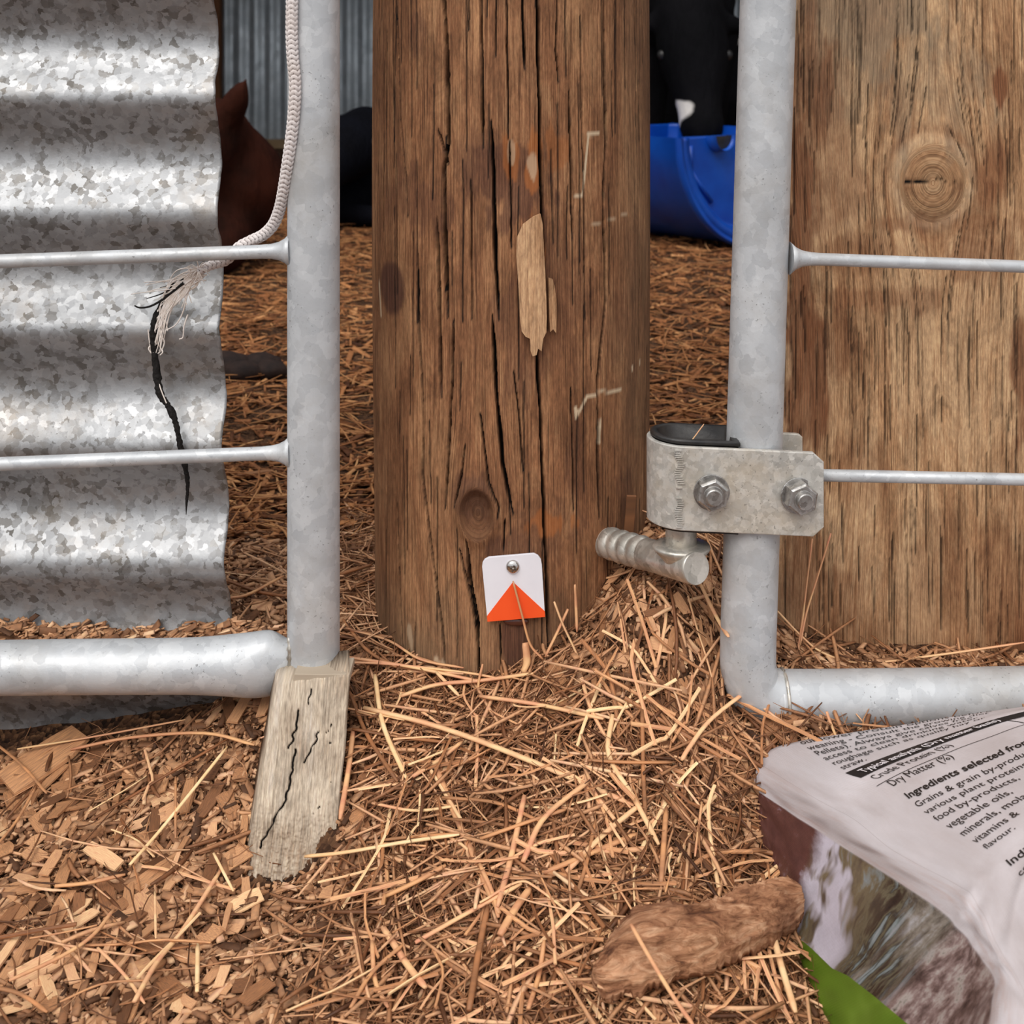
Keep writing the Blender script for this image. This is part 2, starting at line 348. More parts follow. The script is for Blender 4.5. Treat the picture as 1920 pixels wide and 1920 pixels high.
def stroke(pts, wpx):
    m = np.zeros_like(S); q = [pxpost(*p) for p in pts]
    for (a, b), (c, d) in zip(q[:-1], q[1:]):
        vx, vz = c-a, d-b; t = np.clip(((S-a)*vx+(ZZ-b)*vz)/(vx*vx+vz*vz), 0, 1)
        m = np.maximum(m, 1-sstep(.5, 1.2, np.hypot(S-a-t*vx, ZZ-b-t*vz)/(wpx/2800)))
    return m
stain = np.maximum.reduce([blob(735,540,46,52,.1,1), blob(955,345,75,75,.5,2)*.75, blob(780,365,90,60,.6,3)*.45, blob(900,300,70,40,.6,14)*.35, blob(785,60,30,50,.4,4)*.45, blob(1040,560,60,120,.6,5)*.3,
   blob(975,640,45,110,.5,6)*.45, blob(890,930,45,50,.4,7)*.55, blob(965,1215,26,60,.25,8)*.9, blob(1080,860,25,70,.5,9)*.45, blob(960,1030,60,30,.5,10)*.6, blob(1020,1000,70,50,.6,11)*.35, blob(1150,620,60,60,.6,13)*.25, blob(1180,930,30,90,.5,15)*.5, blob(700,540,14,60,.2,16)*.5])
orange = np.maximum.reduce([blob(1030,985,40,22,.5,31)*.8, blob(1005,470,14,80,.5,32)*.8, blob(958,290,16,34,.5,33)*.8, blob(1000,300,16,60,.5,34)*.9, blob(1045,280,30,40,.5,35)*.5])
pale = np.maximum.reduce([stroke([(1105,252),(1122,250)],5), stroke([(1105,252),(1100,300),(1094,365),(1078,370)],2.6), blob(958,285,8,22,.4,45)*.45, blob(1000,318,10,30,.4,46)*.5, stroke([(1082,785),(1080,765),(1086,775),(1102,745),(1130,735),(1165,732)],3.2), stroke([(1128,785),(1126,830)],1.8), stroke([(1175,400),(1100,425)],2)*.5,
   stroke([(713,530),(716,590)],5)*.8, blob(820,1250,14,22,.5,41)*.8, blob(765,1190,12,25,.5,42)*.5, blob(1185,690,3,8,.1,43), blob(1198,680,2,6,.1,44)])
grey = sstep(.06, -.02, ZZ+.02*vnoise(S*40, ZZ*20, 51))*.8+sstep(.075, .10, S)*.25
V = np.stack([np.sin(TH)*R, PC-np.cos(TH)*R, ZZ], -1)
nr, nc = TH.shape
post = empty('timber_post', (0, PC, 0), 'thick round brown timber post with long drying cracks between the two gates', 'post')
trunk = np_mesh('trunk', V, grid_faces(nr, nc, True), None, post, attrs={'crack': A, 'stain': stain, 'orange': orange, 'pale': pale, 'grey': grey, 'knot': kn}, uv=np.stack([GU.ravel(), ZZ.ravel()], -1))
bm = bmesh.new(); bmesh.ops.create_circle(bm, cap_ends=True, radius=PR, segments=64, matrix=Matrix.Translation((0, PC, 1.7))); bm_obj('end_grain', bm, M['timber_far'], post)
def wood(name, stops, dark=(62,38,24), fine=(1250, 22), checks=(520, 9), chk=.72, stainc=(74,46,38), greyc=(128,116,94), bumpd=.0012, grain_amt=.5):
    m = Mat(name, .72, 0, .22); uv = m.n('TexCoord').outputs['UV']
    a = m.noise(m.coord(src=uv, scale=(30, 7, 1)), 1, 6, .68, .6)
    b = m.noise(m.coord(src=uv, scale=(fine[0], fine[1], 1)), 1, 3, .6)
    c2 = m.noise(m.coord(src=uv, scale=(420, 9, 1)), 1, 5, .65)
    f = m.math('ADD', m.math('MULTIPLY', a, .62), m.math('MULTIPLY', m.math('ADD', b, c2), .22))
    c = m.ramp(f, stops)
    c = m.mix(m.rampv(b, [(.3, grain_amt), (.52, 0)]), c, dark)
    c = m.mix(m.rampv(c2, [(.33, grain_amt*.9), (.46, 0)]), c, dark)
    c = m.mix(m.rampv(b, [(.58, 0), (.75, .35)]), c, (205,165,120))
    mo = m.noise(m.coord(src=uv, scale=(60, 22, 1)), 1, 7, .75, .8)
    c = m.mix(.55, c, m.rampv(mo, [(.34, .22), (.5, .5), (.66, .74)]), 'OVERLAY')
    mo2 = m.noise(m.coord(src=uv, scale=(900, 160, 1)), 1, 3, .6)
    c = m.mix(.35, c, m.rampv(mo2, [(.34, .2), (.5, .5), (.66, .8)]), 'OVERLAY')
    ck = m.noise(m.coord(src=uv, scale=(checks[0], checks[1], 1)), 1, 1, .4)
    ckm = m.rampv(ck, [(chk, 0), (chk+.05, .6)])
    c = m.mix(ckm, c, (34,22,16))
    c = m.mix(m.math('MULTIPLY', m.attr('grey'), .75), c, m.ramp(m.math('ADD', m.math('MULTIPLY', b, .5), m.math('MULTIPLY', c2, .5)), [(.35, tuple(v*.62 for v in greyc)), (.62, greyc)]))
    c = m.mix(m.math('MULTIPLY', m.attr('stain'), .8), c, m.ramp(b, [(.3, tuple(v*.6 for v in stainc)), (.7, tuple(min(255, v*1.35) for v in stainc))]))
    c = m.mix(m.math('MULTIPLY', m.attr('orange'), .6), c, (176,104,52))
    c = m.mix(m.math('MULTIPLY', m.attr('knot'), .45), c, (66,44,32))
    c = m.mix(m.attr('pale'), c, (205,182,152))
    c = m.mix(m.math('MULTIPLY', m.attr('crack'), 1.3, True), c, (14,9,7))
    m.color(c)
    h = m.math('SUBTRACT', m.math('ADD', m.math('MULTIPLY', b, .5), m.math('MULTIPLY', c2, .8)), m.math('MULTIPLY', ckm, 1.2))
    m.bump(h, .6, bumpd); return m.m
M['post'] = wood('old treated pine', [(.26, (72,46,32)), (.40, (112,74,50)), (.52, (140,96,66)), (.64, (168,124,88)), (.8, (112,84,64))])
trunk.data.materials.clear(); trunk.data.materials.append(M['post'])
M['splinter'] = wood('split pale pine', [(.28, (118,78,50)), (.42, (168,124,88)), (.56, (202,162,124)), (.8, (160,116,80))], checks=(200, 6), chk=.8, grain_amt=.3)
def splinter(pts, lift, thick):
    """ragged sliver still hanging on the post; pts (px,py) outline"""
    n = len(pts); V = []; y_lo = max(p[1] for p in pts); y_hi = min(p[1] for p in pts); uv = []
    for k in (0, 1):
        for px, py in pts:
            s, z = pxpost(px, py); t = (py-y_hi)/(y_lo-y_hi); r = PR+.0006+lift*t**1.6+(thick if k == 0 else -.0004+0*t)
            a = s/PR; V.append((math.sin(a)*r, PC-math.cos(a)*r, z)); uv.append((s, z))
    bm = bmesh.new(); vs = [bm.verts.new(v) for v in V]
    bm.faces.new(vs[:n]); bm.faces.new(vs[n:][::-1])
    for i in range(n): j = (i+1) % n; bm.faces.new((vs[i], vs[n+i], vs[n+j], vs[j]))
    bmesh.ops.triangulate(bm, faces=bm.faces[:])
    l = bm.loops.layers.uv.new('uv'); bm.verts.index_update()
    for f in bm.faces:
        for lp in f.loops: lp[l].uv = uv[lp.vert.index]
    return bm_obj('splinter', bm, M['splinter'], post)
splinter([(1000,405),(1012,400),(1016,420),(1018,470),(1021,530),(1022,590),(1021,620),(1015,632),(1013,648),(1012,655),(1006,650),(1003,662),(996,664),(993,655),(992,632),(984,628),(977,618),(974,590),(972,540),(968,480),(969,445),(980,420)], .0035, .0022)['label'] = 'pale torn sliver peeling off the post'
splinter([(1027,520),(1034,522),(1038,535),(1041,560),(1041,600),(1039,622),(1034,615),(1029,620),(1028,600)], .002, .0016)

# plywood panel behind the right gate
PY = .875
def pn(px, py): return (px-960)/F*PY, CH-(py-HOR)/F*PY
xs = np.concatenate([np.arange(pn(1428, 0)[0], .385, .0009), np.linspace(.388, .95, 60)]); zs = np.concatenate([np.arange(.004, .468, .002), np.linspace(.475, 1.25, 50)])
X2, Z2 = np.meshgrid(xs, zs)
kx, kzz = pn(1748, 343); ddx = X2-kx; ddz = (Z2-kzz); rk = np.hypot(ddx, ddz*.88)
W = np.exp(-((ddx/.035)**2+(ddz/.062)**2)); GU = X2-.62*ddx*W+.012*ddx*np.exp(-((ddx/.06)**2))*np.sign(ddz)+.006*vnoise(X2*14, Z2*5, 61)
kin = 1-sstep(.019, .0235, rk)
GU2 = GU*(1-kin)+kin*(rk*1.1+.3); ring = np.exp(-((rk-.0255)/.0038)**2)
cr2 = []
for k in range(330):
    x0 = rng.uniform(xs[0], .40); z0 = rng.uniform(.0, .46); L = rng.uniform(.015, .075)
    zc_ = np.linspace(z0, z0+L, 6); xc = np.full(6, x0); d0 = x0-kx
    xc = x0+.62*np.sign(d0)*.022*np.exp(-(d0/.035)**2)*np.exp(-((zc_-kzz)/.055)**2)
    if np.any(np.hypot(xc-kx, zc_-kzz) < .026): continue
    cr2.append((xc, zc_, rng.uniform(.00025, .0005), rng.uniform(.0008, .002)))
def pl(pts): q = [pn(*p) for p in pts]; return [a[0] for a in q], [a[1] for a in q]
for pts, wpx in [([(1776,235),(1790,260),(1806,290),(1812,310)],2.5), ([(1575,-20),(1572,130)],2.2), ([(1597,-20),(1598,330)],1.6), ([(1842,-20),(1845,200)],2), ([(1600,770),(1598,860)],2), ([(1905,600),(1907,900)],2), ([(1700,1000),(1702,1230)],2), ([(1850,850),(1852,1150)],2), ([(1545,900),(1543,1150)],2)]:
    a, b = pl(pts); cr2.append((a, b, wpx/2/2740, .002))
D2, A2 = carve(X2, Z2, cr2, .00048, .75)
cz1 = np.abs(Z2-(kzz+.0006+.0006*vnoise(X2*300, Z2*0, 5))); hc = ((X2 > kx-.019) & (X2 < kx-.002))*np.clip(1-cz1/.0011, 0, 1)*np.clip((kx+.001-X2)/.010, .3, 1)
rc = np.clip(1-np.abs(Z2-(kzz+.002*np.sin((X2-kx)*400)+.0015))/.0009, 0, 1)*((X2 > kx+.002) & (X2 < kx+.017))*.7
A2 = np.maximum.reduce([A2, np.clip(hc*1.2, 0, 1), rc]); D2 = np.maximum(D2, .0016*A2)
Yp = PY+D2-.0008*ring-.0016*kin+.0002*vnoise(X2*120, Z2*10, 71)+.00018*vnoise(GU2*700, Z2*18, 72)
Yp -= .0004*np.sin(rk*2*PI/.0022)*kin
def pb(px, py, rx, ry, n=.25, sd=1):
    a, b = pn(px, py); q = np.hypot((X2-a)/(rx/2743), (Z2-b)/(ry/2743))+n*vnoise(X2*90, Z2*40, sd)+n*.5*vnoise(X2*350, Z2*120, sd+1)
    return 1-sstep(.6, 1.25, q)
st2 = np.maximum.reduce([pb(1500,560,26,330,.5,31)*.75, pb(1660,560,120,26,.6,32)*.4, pb(1580,1120,90,80,.6,33)*.4, pb(1760,1080,60,120,.6,34)*.3, pb(1545,170,30,90,.5,35)*.6, pb(1690,420,50,18,.5,36)*.5,pb(1500,250,60,260,.4,1)*.55, pb(1560,330,60,170,.5,2)*.4, pb(1875,160,14,50,.4,3)*.9, pb(1860,330,42,70,.3,4)*.55, pb(1510,700,40,160,.5,5)*.7, pb(1560,640,60,60,.5,6)*.4, pb(1610,470,110,40,.5,7)*.35, pb(1500,1050,40,200,.5,8)*.5, pb(1610,900,60,60,.6,9)*.25, pb(1830,480,60,50,.5,10)*.45, pb(1915,700,20,120,.4,11)*.7, pb(1520,30,16,60,.4,12)*.5, pb(1800,420,90,24,.5,13)*.4, np.exp(-((rk-.033)/.003)**2)*.3,
   sstep(.10,.0,Z2)*.35+.25*np.clip(vnoise(X2*20,Z2*5,77),0,1)*sstep(.2,.1,Z2)])
st2 = np.clip(st2*1.35, 0, 1)
pal = np.clip(ring*.30*(.6+.4*vnoise(X2*300, Z2*300, 81)), 0, 1)
gy2 = np.maximum.reduce([pb(1640,30,110,90,.6,21)*.8, pb(1720,170,120,100,.6,22)*.5, pb(1560,130,90,80,.5,23)*.45])
org = np.zeros_like(X2)
pan = empty('plywood_panel', (kx, PY, 0), 'weathered brown plywood panel with a round knot behind the right gate', 'panel')
pf = np_mesh('face_veneer', np.stack([X2, Yp, Z2], -1), grid_faces(len(zs), len(xs)), None, pan, attrs={'crack': A2, 'stain': st2, 'orange': org, 'pale': pal, 'grey': gy2, 'knot': kin*.35}, uv=np.stack([GU2.ravel(), Z2.ravel()], -1))
M['ply'] = wood('weathered plywood', [(.30, (100,66,44)), (.41, (138,98,68)), (.50, (168,128,92)), (.60, (196,160,122)), (.78, (150,116,86))], dark=(88,54,34), fine=(1500, 30), checks=(950, 11), chk=.70, stainc=(104,60,36), greyc=(150,132,110), grain_amt=.42)
pf.data.materials.append(M['ply'])
bm_obj('core', box_bm(xs[0], .95, PY+.004, PY+.018, .004, 1.25), M['timber_far'], pan)
# ------------------------------------------------------------------ corrugated sheet at the left
SY, SP, SA = .868, .0787, .0085
zs = np.arange(-.085, 1.05, .0016); zc0 = CH-(183-HOR)*SY/F
ed = (404-960+.0215*((CH-zs)*F/SY+HOR))/F*SY+.0006*vnoise(zs*120, zs*0, 5)
t = np.concatenate([np.linspace(0, .7, 60)[:-1], np.linspace(.7, 1, 130)])
X3 = -1.05+(ed[:, None]+1.05)*t[None, :]; Z3 = np.repeat(zs[:, None], len(t), 1)
ph = 2*PI*(Z3-zc0)/SP; prof = np.cos(ph)+.10*np.cos(2*ph)
dent = .006*np.exp(-(((X3+.31)/.03)**2+((Z3-.155)/.02)**2))+.003*np.exp(-(((X3+.345)/.02)**2+((Z3-.112)/.02)**2))
Y3 = SY-SA*prof+dent+.0007*vnoise(X3*8, Z3*20, 3)
nz_, nx_ = X3.shape
V = np.concatenate([np.stack([X3, Y3, Z3], -1).reshape(-1, 3), np.stack([X3, Y3+.0011, Z3], -1).reshape(-1, 3)])
Fq = grid_faces(nz_, nx_); off = nz_*nx_; r = np.arange(nz_-1)*nx_+nx_-1
side = np.stack([r, r+off, r+nx_+off, r+nx_], -1)
sh = np_mesh('corrugated_sheet', V, np.vstack([Fq, Fq[:, ::-1]+off, side]), M['sheet'])
tag(sh, 'spangled galvanised corrugated steel sheet with wavy cut edge behind the left gate', 'metal sheet')

# ------------------------------------------------------------------ left gate
def gate(label, x, y): return empty('metal_gate', (x, y, 0), label, 'gate')
GY = .833
g1 = gate('galvanised pipe gate at the left, propped on the grey wood block', P(588, 0, GY).x, GY)
pa = [P(588, y, GY) for y in (-2400, -800, 0, 500, 1000, 1262)]
tube_obj('upright', cr(pa, 60), .01695, M['pipe'], g1, 40)
def rod(px0, py0, px1, py1, Y0, Y1, r, parent, ext):
    a = P(px0, py0, Y0); b = P(px1, py1, Y1); d = (b-a); far = b+d*ext
    path = [a, a+(b-a)*.035, b, far]
    d1 = d.normalized(); s = [a, a+d1*.004, a+d1*.008, a+d1*.013, a+d1*.02, a+d1*.1, b, far]; rr = [r*2.6, r*1.75, r*1.3, r*1.08, r, r, r, r]
    rad = np.array(rr)
    o = tube_obj('rail', s, rad, M['pipe'], parent, 20, up=(0, 1, 0)); return o
rod(546, 470, 0, 490, GY, GY, .0046, g1, 1.2); rod(546, 848, 0, 870, GY, GY, .0044, g1, 1.2)
# bottom pipe with its crimped end
sx = [552, 545, 530, 510, 480, 440, 380, 300, 0, -900]; cy = [1236, 1236, 1238, 1241, 1246, 1247, 1248, 1249, 1252, 1268]
hh = [46, 50, 56, 60, 60, 56, 51, 49, 48.5, 48.5]; dd = [9, 10, 12, 14, 16, 17, 17, 17, 17, 17]
n = 70; c = cr(list(zip(sx, cy, hh, dd)), n)
path = [P(a, b, GY) for a, b in c[:, :2]]
dip = np.ones((n, 36)); an = np.linspace(0, 2*PI, 36, endpoint=False)
for i in range(n):
    q = c[i, 0]; dip[i] -= .30*np.exp(-((q-548)/22)**2)*np.clip(-np.cos(an+0), 0, 1)**2
tube_obj('bottom_pipe', path, c[:, 2]/F*GY*.985, M['pipe'], g1, 36, ry=c[:, 3]/1000.0, disp=dip)
# weld bead around the joint
wb = [P(543, y, GY-.004-.006*math.sin((y-1180)/105*PI)) for y in range(1180, 1290, 6)]
tube_obj('weld_bead', wb, .0016+.0006*np.sin(np.arange(len(wb))*2.3), M['weld'], g1, 8)

# ------------------------------------------------------------------ right gate with its hinge strap
RY = .803
g2 = gate('galvanised pipe gate at the right, hung on the bolted hinge strap', P(1420, 600, RY).x, RY)
def rx(py): return 1440-37*py/1200.0
pts = [P(rx(y), y, RY) for y in (-2400, -1200, 0, 600, 1100, 1215)]+[P(1404, 1255, RY), P(1415, 1288, RY), P(1440, 1306, RY), P(1480, 1312, RY+.001)]
tube_obj('upright', cr(pts, 160), .0174, M['pipe'], g2, 40)
n = 30; c = cr([(1452,1312,.803),(1475,1312,.804),(1540,1312,.806),(1700,1310,.810),(1920,1306,.814),(2900,1285,.838)], n)
tube_obj('bottom_pipe', [P(*r) for r in c], .0177, M['pipe'], g2, 40)
rod(1480, 484, 1920, 500, RY, .813, .0040, g2, 2.0)
a = P(1440, 889, RY); b = P(1920, 899, .813); tube_obj('rail', [a, b, b+(b-a)*2], .0038, M['pipe'], g2, 18)
wl = [P(1470, 1312, RY)+Vector((0, math.cos(t)*.0178, math.sin(t)*.0178)) for t in np.linspace(0, 2*PI, 30)]
tube_obj('weld_bead', wl, .0011, M['weld'], g2, 8, caps=False)
# strap: plate wrapped round the hinge pin and both sides of the pipe
SR, TK = .0215, .0034                        # outer half depth, plate thickness
pinx = (1277-960)/F*RY; s_hi = CH-(838-HOR)/F*(RY-SR); s_lo = CH-(996-HOR)/F*(RY-SR); xr = (1545-960)/F*(RY-SR)
def tilt(x): return -(x-pinx)*.045           # the strap sags to the right
cen = []                                     # centreline round the U
for x in np.linspace(xr, pinx, 40): cen.append((x, -1, 0))
for a in np.linspace(0, PI, 25)[1:-1]: cen.append((pinx-math.sin(a), -math.cos(a), 1))
for x in np.linspace(pinx, xr-.004, 40): cen.append((x, 1, 0))
V = []; nS = len(cen); nh = 15
for side_ in (0, 1):
    rr = SR if side_ == 0 else SR-TK
    for (cx, cyy, arc) in cen:
        x = pinx+(cx-pinx)*rr if arc else cx; y = RY+cyy*rr
        dx_end = max(0, x-(xr-.0065)); ch_ = dx_end*.95
        lo, hi = s_lo+ch_, s_hi-ch_*.9
        if cyy > .9 and not arc: lo += 0; hi -= 0
        for h in np.linspace(0, 1, nh): V.append((x, y, lo+(hi-lo)*h+tilt(x)))
nF = []
for s_ in (0, 1):
    o = s_*nS*nh
    for i in range(nS-1):
        for j in range(nh-1):
            q = [o+i*nh+j, o+(i+1)*nh+j, o+(i+1)*nh+j+1, o+i*nh+j+1]; nF.append(q if s_ == 0 else q[::-1])
o = nS*nh
for i in range(nS-1):
    nF.append([i*nh, o+i*nh, o+(i+1)*nh, (i+1)*nh]); k = nh-1; nF.append([i*nh+k, (i+1)*nh+k, o+(i+1)*nh+k, o+i*nh+k])
for i in (0, nS-1):
    for j in range(nh-1): nF.append([i*nh+j, i*nh+j+1, o+i*nh+j+1, o+i*nh+j])
bm = bmesh.new(); vs = [bm.verts.new(v) for v in V]
for q in nF:
    try: bm.faces.new([vs[k] for k in q])
    except ValueError: pass
strap = bm_obj('hinge_strap', bm, M['strap'], g2); strap['label'] = 'thick bent galvanised strap with two bolts'
md = strap.modifiers.new('b', 'BEVEL'); md.width = .0007; md.segments = 2; md.limit_method = 'ANGLE'; md.angle_limit = math.radians(50)
# press marks along the bend
bm = bmesh.new(); rngm = random.Random(4)
for k in range(36):
    if k in (14, 15, 16, 17, 19): continue
    z = s_lo+.0025+(s_hi-s_lo-.005)*k/35; x0 = P(1267, 0, RY-SR).x+.001*math.sin(k*.7); wd = .0035+.0012*rngm.random()
    q = bmesh.ops.create_cube(bm, size=1)['verts']
    for v in q: v.co = Vector((x0+wd*.5+v.co.x*wd, RY-SR-.00005+v.co.y*.0016, z+v.co.z*.0008+tilt(x0)))
o_ = bm_obj('press_marks', bm, M['strap'], strap)
def hexnut(px, py, tiltx=0.0, proud=.0):
    c = P(px, py, RY-SR-.006); bm = bmesh.new(); y0 = RY-SR-.0002; h = .0075+proud; R6 = .0102
    def cyl(r, ya, yb, seg, off=0, rr=None):
        rr = rr or r; A = [bm.verts.new((r*math.cos(2*PI*i/seg+off), ya, r*math.sin(2*PI*i/seg+off))) for i in range(seg)]
        B = [bm.verts.new((rr*math.cos(2*PI*i/seg+off), yb, rr*math.sin(2*PI*i/seg+off))) for i in range(seg)]
        bm.faces.new(A); bm.faces.new(B)
        for i in range(seg): j = (i+1) % seg; bm.faces.new((A[i], A[j], B[j], B[i]))
    cyl(.0112, y0, y0-.0008, 32, 0, .0110); cyl(R6, y0-.0008, y0-h+.0012, 6, .35); cyl(R6*.985, y0-h+.0012, y0-h, 6, .35, R6*.86)
    cyl(.0062, y0-h, y0-h-.0006, 32); cyl(.0052, y0-h-.0002, y0-h-.0032, 32, 0, .0052); cyl(.0052, y0-h-.0032, y0-h-.0038, 32, 0, .0045)
    rot = Matrix.Rotation(tiltx, 4, 'Z'); bm.transform(Matrix.Translation((c.x, 0, c.z))@Matrix.Translation((0, y0, 0))@rot@Matrix.Translation((0, -y0, 0)))
    o = bm_obj('hex_nut', bm, M['nut'], strap); bv = o.modifiers.new('b', 'BEVEL'); bv.width = .0004; bv.segments = 2; bv.limit_method = 'ANGLE'; return o
hexnut(1337, 929); hexnut(1500, 935, .16, .002)
# black plastic bush in the eye of the strap
bm = bmesh.new()
def stad(rr, z, xe):
    pts = [(xe, RY-rr)]+[(pinx-math.sin(a)*rr, RY-math.cos(a)*rr) for a in np.linspace(0, PI, 22)]+[(xe, RY+rr)]
    return [bm.verts.new((x, y, z+tilt(x))) for x, y in pts]
xe = P(1375, 0, RY).x; rings = [stad(SR-TK-.0003, s_lo-.002, xe), stad(SR-TK-.0003, s_hi+.0004, xe), stad(SR-TK+.0012, s_hi+.0012, xe+.001), stad(SR-TK+.0014, s_hi+.003, xe+.001), stad(SR-TK-.0006, s_hi+.0038, xe), stad(SR-TK-.0035, s_hi+.003, xe-.003), stad(SR-TK-.0045, s_hi-.004, xe-.004)]
for a, b in zip(rings[:-1], rings[1:]):
    for i in range(len(a)): j = (i+1) % len(a); bm.faces.new((a[i], a[j], b[j], b[i]))
bm.faces.new(rings[-1]); bm.faces.new(rings[0])
bm_obj('bush', bm, M['rubber'], strap, True)['label'] = 'black plastic bush'
# gudgeon screwed into the post, its pin standing in the strap
gud = empty('hinge_gudgeon', P(1150, 1020, .87), 'threaded steel gudgeon screwed into the post under the hinge strap', 'hinge pin')
a = P(1090, 1003, .905); b = P(1306, 1066, .785); dv = b-a; n = 150; tt = np.linspace(0, 1, n); path = [a+dv*t_ for t_ in tt]
rad = np.full(n, .0100); thr = tt < .60
rad[thr] = .0084+.0024*np.abs(np.sin(tt[thr]*PI/.085))**.8; rad[-1] = .0094; rad[-2] = .0099
tube_obj('threaded_shaft', path, rad, M['weld'], gud, 32, up=(0, 0, 1))
zb = P(1270, 1062, .797); zt = s_lo+.012
tube_obj('pin', [(pinx, RY, zb.z+.002), (pinx, RY, zt)], .0098, M['weld'], gud, 32, up=(0, 1, 0))
fl = [(pinx, RY-.002, zb.z+h_) for h_ in (.000, .005, .0085, .0105, .0120, .0128)]
tube_obj('collar', fl, [.0095, .0135, .0170, .0182, .0176, .0120], M['weld'], gud, 40, up=(0, 1, 0), ry=[.010, .0125, .0150, .0158, .0152, .010])

# ------------------------------------------------------------------ marker tag
TY = PC-PR-.0022
def tp(px, py): return (px-960)/F*TY, CH-(py-HOR)/F*TY
mt = empty('marker_tag', P(963, 1063, TY), 'small white marker tag with an orange triangle screwed to the post', 'tag')
ol = [tp(*p) for p in [(914,1165),(1022,1156),(1016,1058),(1014,1048),(1009,1041),(1001,1037),(917,1044),(909,1048),(905,1054),(904,1062)]]
bm = prism(ol[::-1], TY-.0008, TY+.0012, .0003); bm_obj('plate', bm, M['tagwhite'], mt)
tri = [tp(*p) for p in [(913,1154),(962,1090),(1021.5,1145),(1022,1155.5),(914,1164.5)]]
bm_obj('orange_triangle', prism(tri[::-1], TY-.0010, TY-.0007), M['tagorange'], mt)['label'] = 'orange triangle'
sx_, sz_ = tp(961.5, 1061.5); bm = bmesh.new()
bmesh.ops.create_uvsphere(bm, u_segments=32, v_segments=16, radius=.0046); bm.transform(Matrix.Translation((sx_, TY-.0008, sz_))@Matrix.Diagonal((1, .62, 1, 1)))
scr = bm_obj('screw_head', bm, M['chrome'], mt, True)
bm = bmesh.new()
for r_ in (0.3, 0.3+PI/2):
    q = bmesh.ops.create_cube(bm, size=1)['verts']
    for v in q: v.co = Matrix.Rotation(r_, 3, 'Y')@Vector((v.co.x*.0046, v.co.y*.0012, v.co.z*.0012))+Vector((sx_+.0003, TY-.0034, sz_-.0004))
bmesh.ops.create_uvsphere(bm, u_segments=12, v_segments=8, radius=.0012, matrix=Matrix.Translation((sx_+.0003, TY-.0034, sz_-.0004)))
bm_obj('cross_recess', bm, M['recess'], scr)
# dark resin bleb under it
bm = bmesh.new(); bmesh.ops.create_uvsphere(bm, u_segments=24, v_segments=12, radius=1); c_ = P(968, 1166, PC-PR); bm.transform(Matrix.Translation((c_.x, c_.y+.0005, c_.z))@Matrix.Diagonal((.0085, .002, .0028, 1)))
bm_obj('resin_drop', bm, simple('dark resin', (84,46,34), .25, 0, .6), post, True)

# ------------------------------------------------------------------ grey wood block under the left pipe
blk = empty('wood_block', P(560, 1640, .745), 'weathered grey offcut of wood propped under the left gate pipe', 'wood block')
L_ = [(515,1284),(507,1330),(497,1400),(486,1450),(478,1500),(467,1560),(464,1600),(463,1640),(464,1690)]
R_ = [(657,1266),(652,1330),(648,1400),(642,1450),(638,1500),(633,1560),(628,1600),(600,1640),(560,1690)]
nr_, nc_ = 200, 110; Lc = cr(L_, nr_); Rc = cr(R_, nr_); uu = np.linspace(0, 1, nc_)
PX = Lc[:, :1]+(Rc[:, :1]-Lc[:, :1])*uu; PYY = Lc[:, 1:]+(Rc[:, 1:]-Lc[:, 1:])*uu
PYY[:14] -= (np.linspace(1, 0, 14)[:, None])*20*sstep(.24, .26, uu)*(uu < .9)*0
depth = .805-(np.arange(nr_)/(nr_-1))[:, None]*.068+0*uu
depth += .0007*vnoise(PX*.11, PYY*.02, 3)+.0005*vnoise(PX*.25, PYY*.08, 5)+.0006*vnoise(PX*.3, PYY*.3, 6)*sstep(1480, 1560, PYY)+.006*(uu > .985)+.0035*np.clip(uu*-40+1, 0, 1)
def bstroke(pts, wpx):
    m = np.zeros_like(PX)
    for (a, b), (c, d) in zip(pts[:-1], pts[1:]):
        vx, vz = c-a, d-b; t_ = np.clip(((PX-a)*vx+(PYY-b)*vz)/(vx*vx+vz*vz), 0, 1); m = np.maximum(m, 1-sstep(.4, 1.1, np.hypot(PX+3*vnoise(PYY*.09, PX*.0, 5)+.5*vnoise(PYY*.2, PX*.0, 7)-a-t_*vx, PYY-b-t_*vz)/wpx))
    return m
ckb = np.maximum.reduce([bstroke([(562,1332),(556,1358),(548,1390),(543,1402)],2.2), bstroke([(556,1406),(548,1440),(540,1480),(530,1512),(518,1532),(500,1560),(488,1590)],2.2), bstroke([(598,1372),(590,1395),(572,1430)],1.8), bstroke([(622,1358),(610,1378)],1.2), bstroke([(560,1520),(548,1532)],1.2), bstroke([(600,1512),(590,1525)],1.2), bstroke([(582,1292),(580,1320)],1.2), bstroke([(585,1468),(618,1466)],1), bstroke([(607,1388),(640,1402)],1.0)])
depth += ckb*.002
XB = (PX-960)/F*depth; ZB = CH-(PYY-HOR)/F*depth
cz_ = np.zeros_like(XB)
Vf = np.stack([XB, depth, ZB], -1); Vb = Vf.copy(); Vb[..., 1] += .026; Vb[..., 0] -= .004; Vb[..., 2] += .004
stb = np.clip(sstep(1500, 1640, PYY+25*vnoise(PX*.05, PYY*.05, 8))*(.6+.35*vnoise(PX*.22, PYY*.22, 18))+.6*np.clip(vnoise(PX*.02+3, PYY*.014, 9)-.1, 0, 1), 0, 1)
at = {'crack': np.r_[ckb.ravel(), cz_.ravel()], 'stain': np.r_[stb.ravel(), cz_.ravel()], 'orange': np.zeros(2*PX.size), 'pale': np.zeros(2*PX.size), 'knot': np.zeros(2*PX.size), 'grey': np.zeros(2*PX.size)}
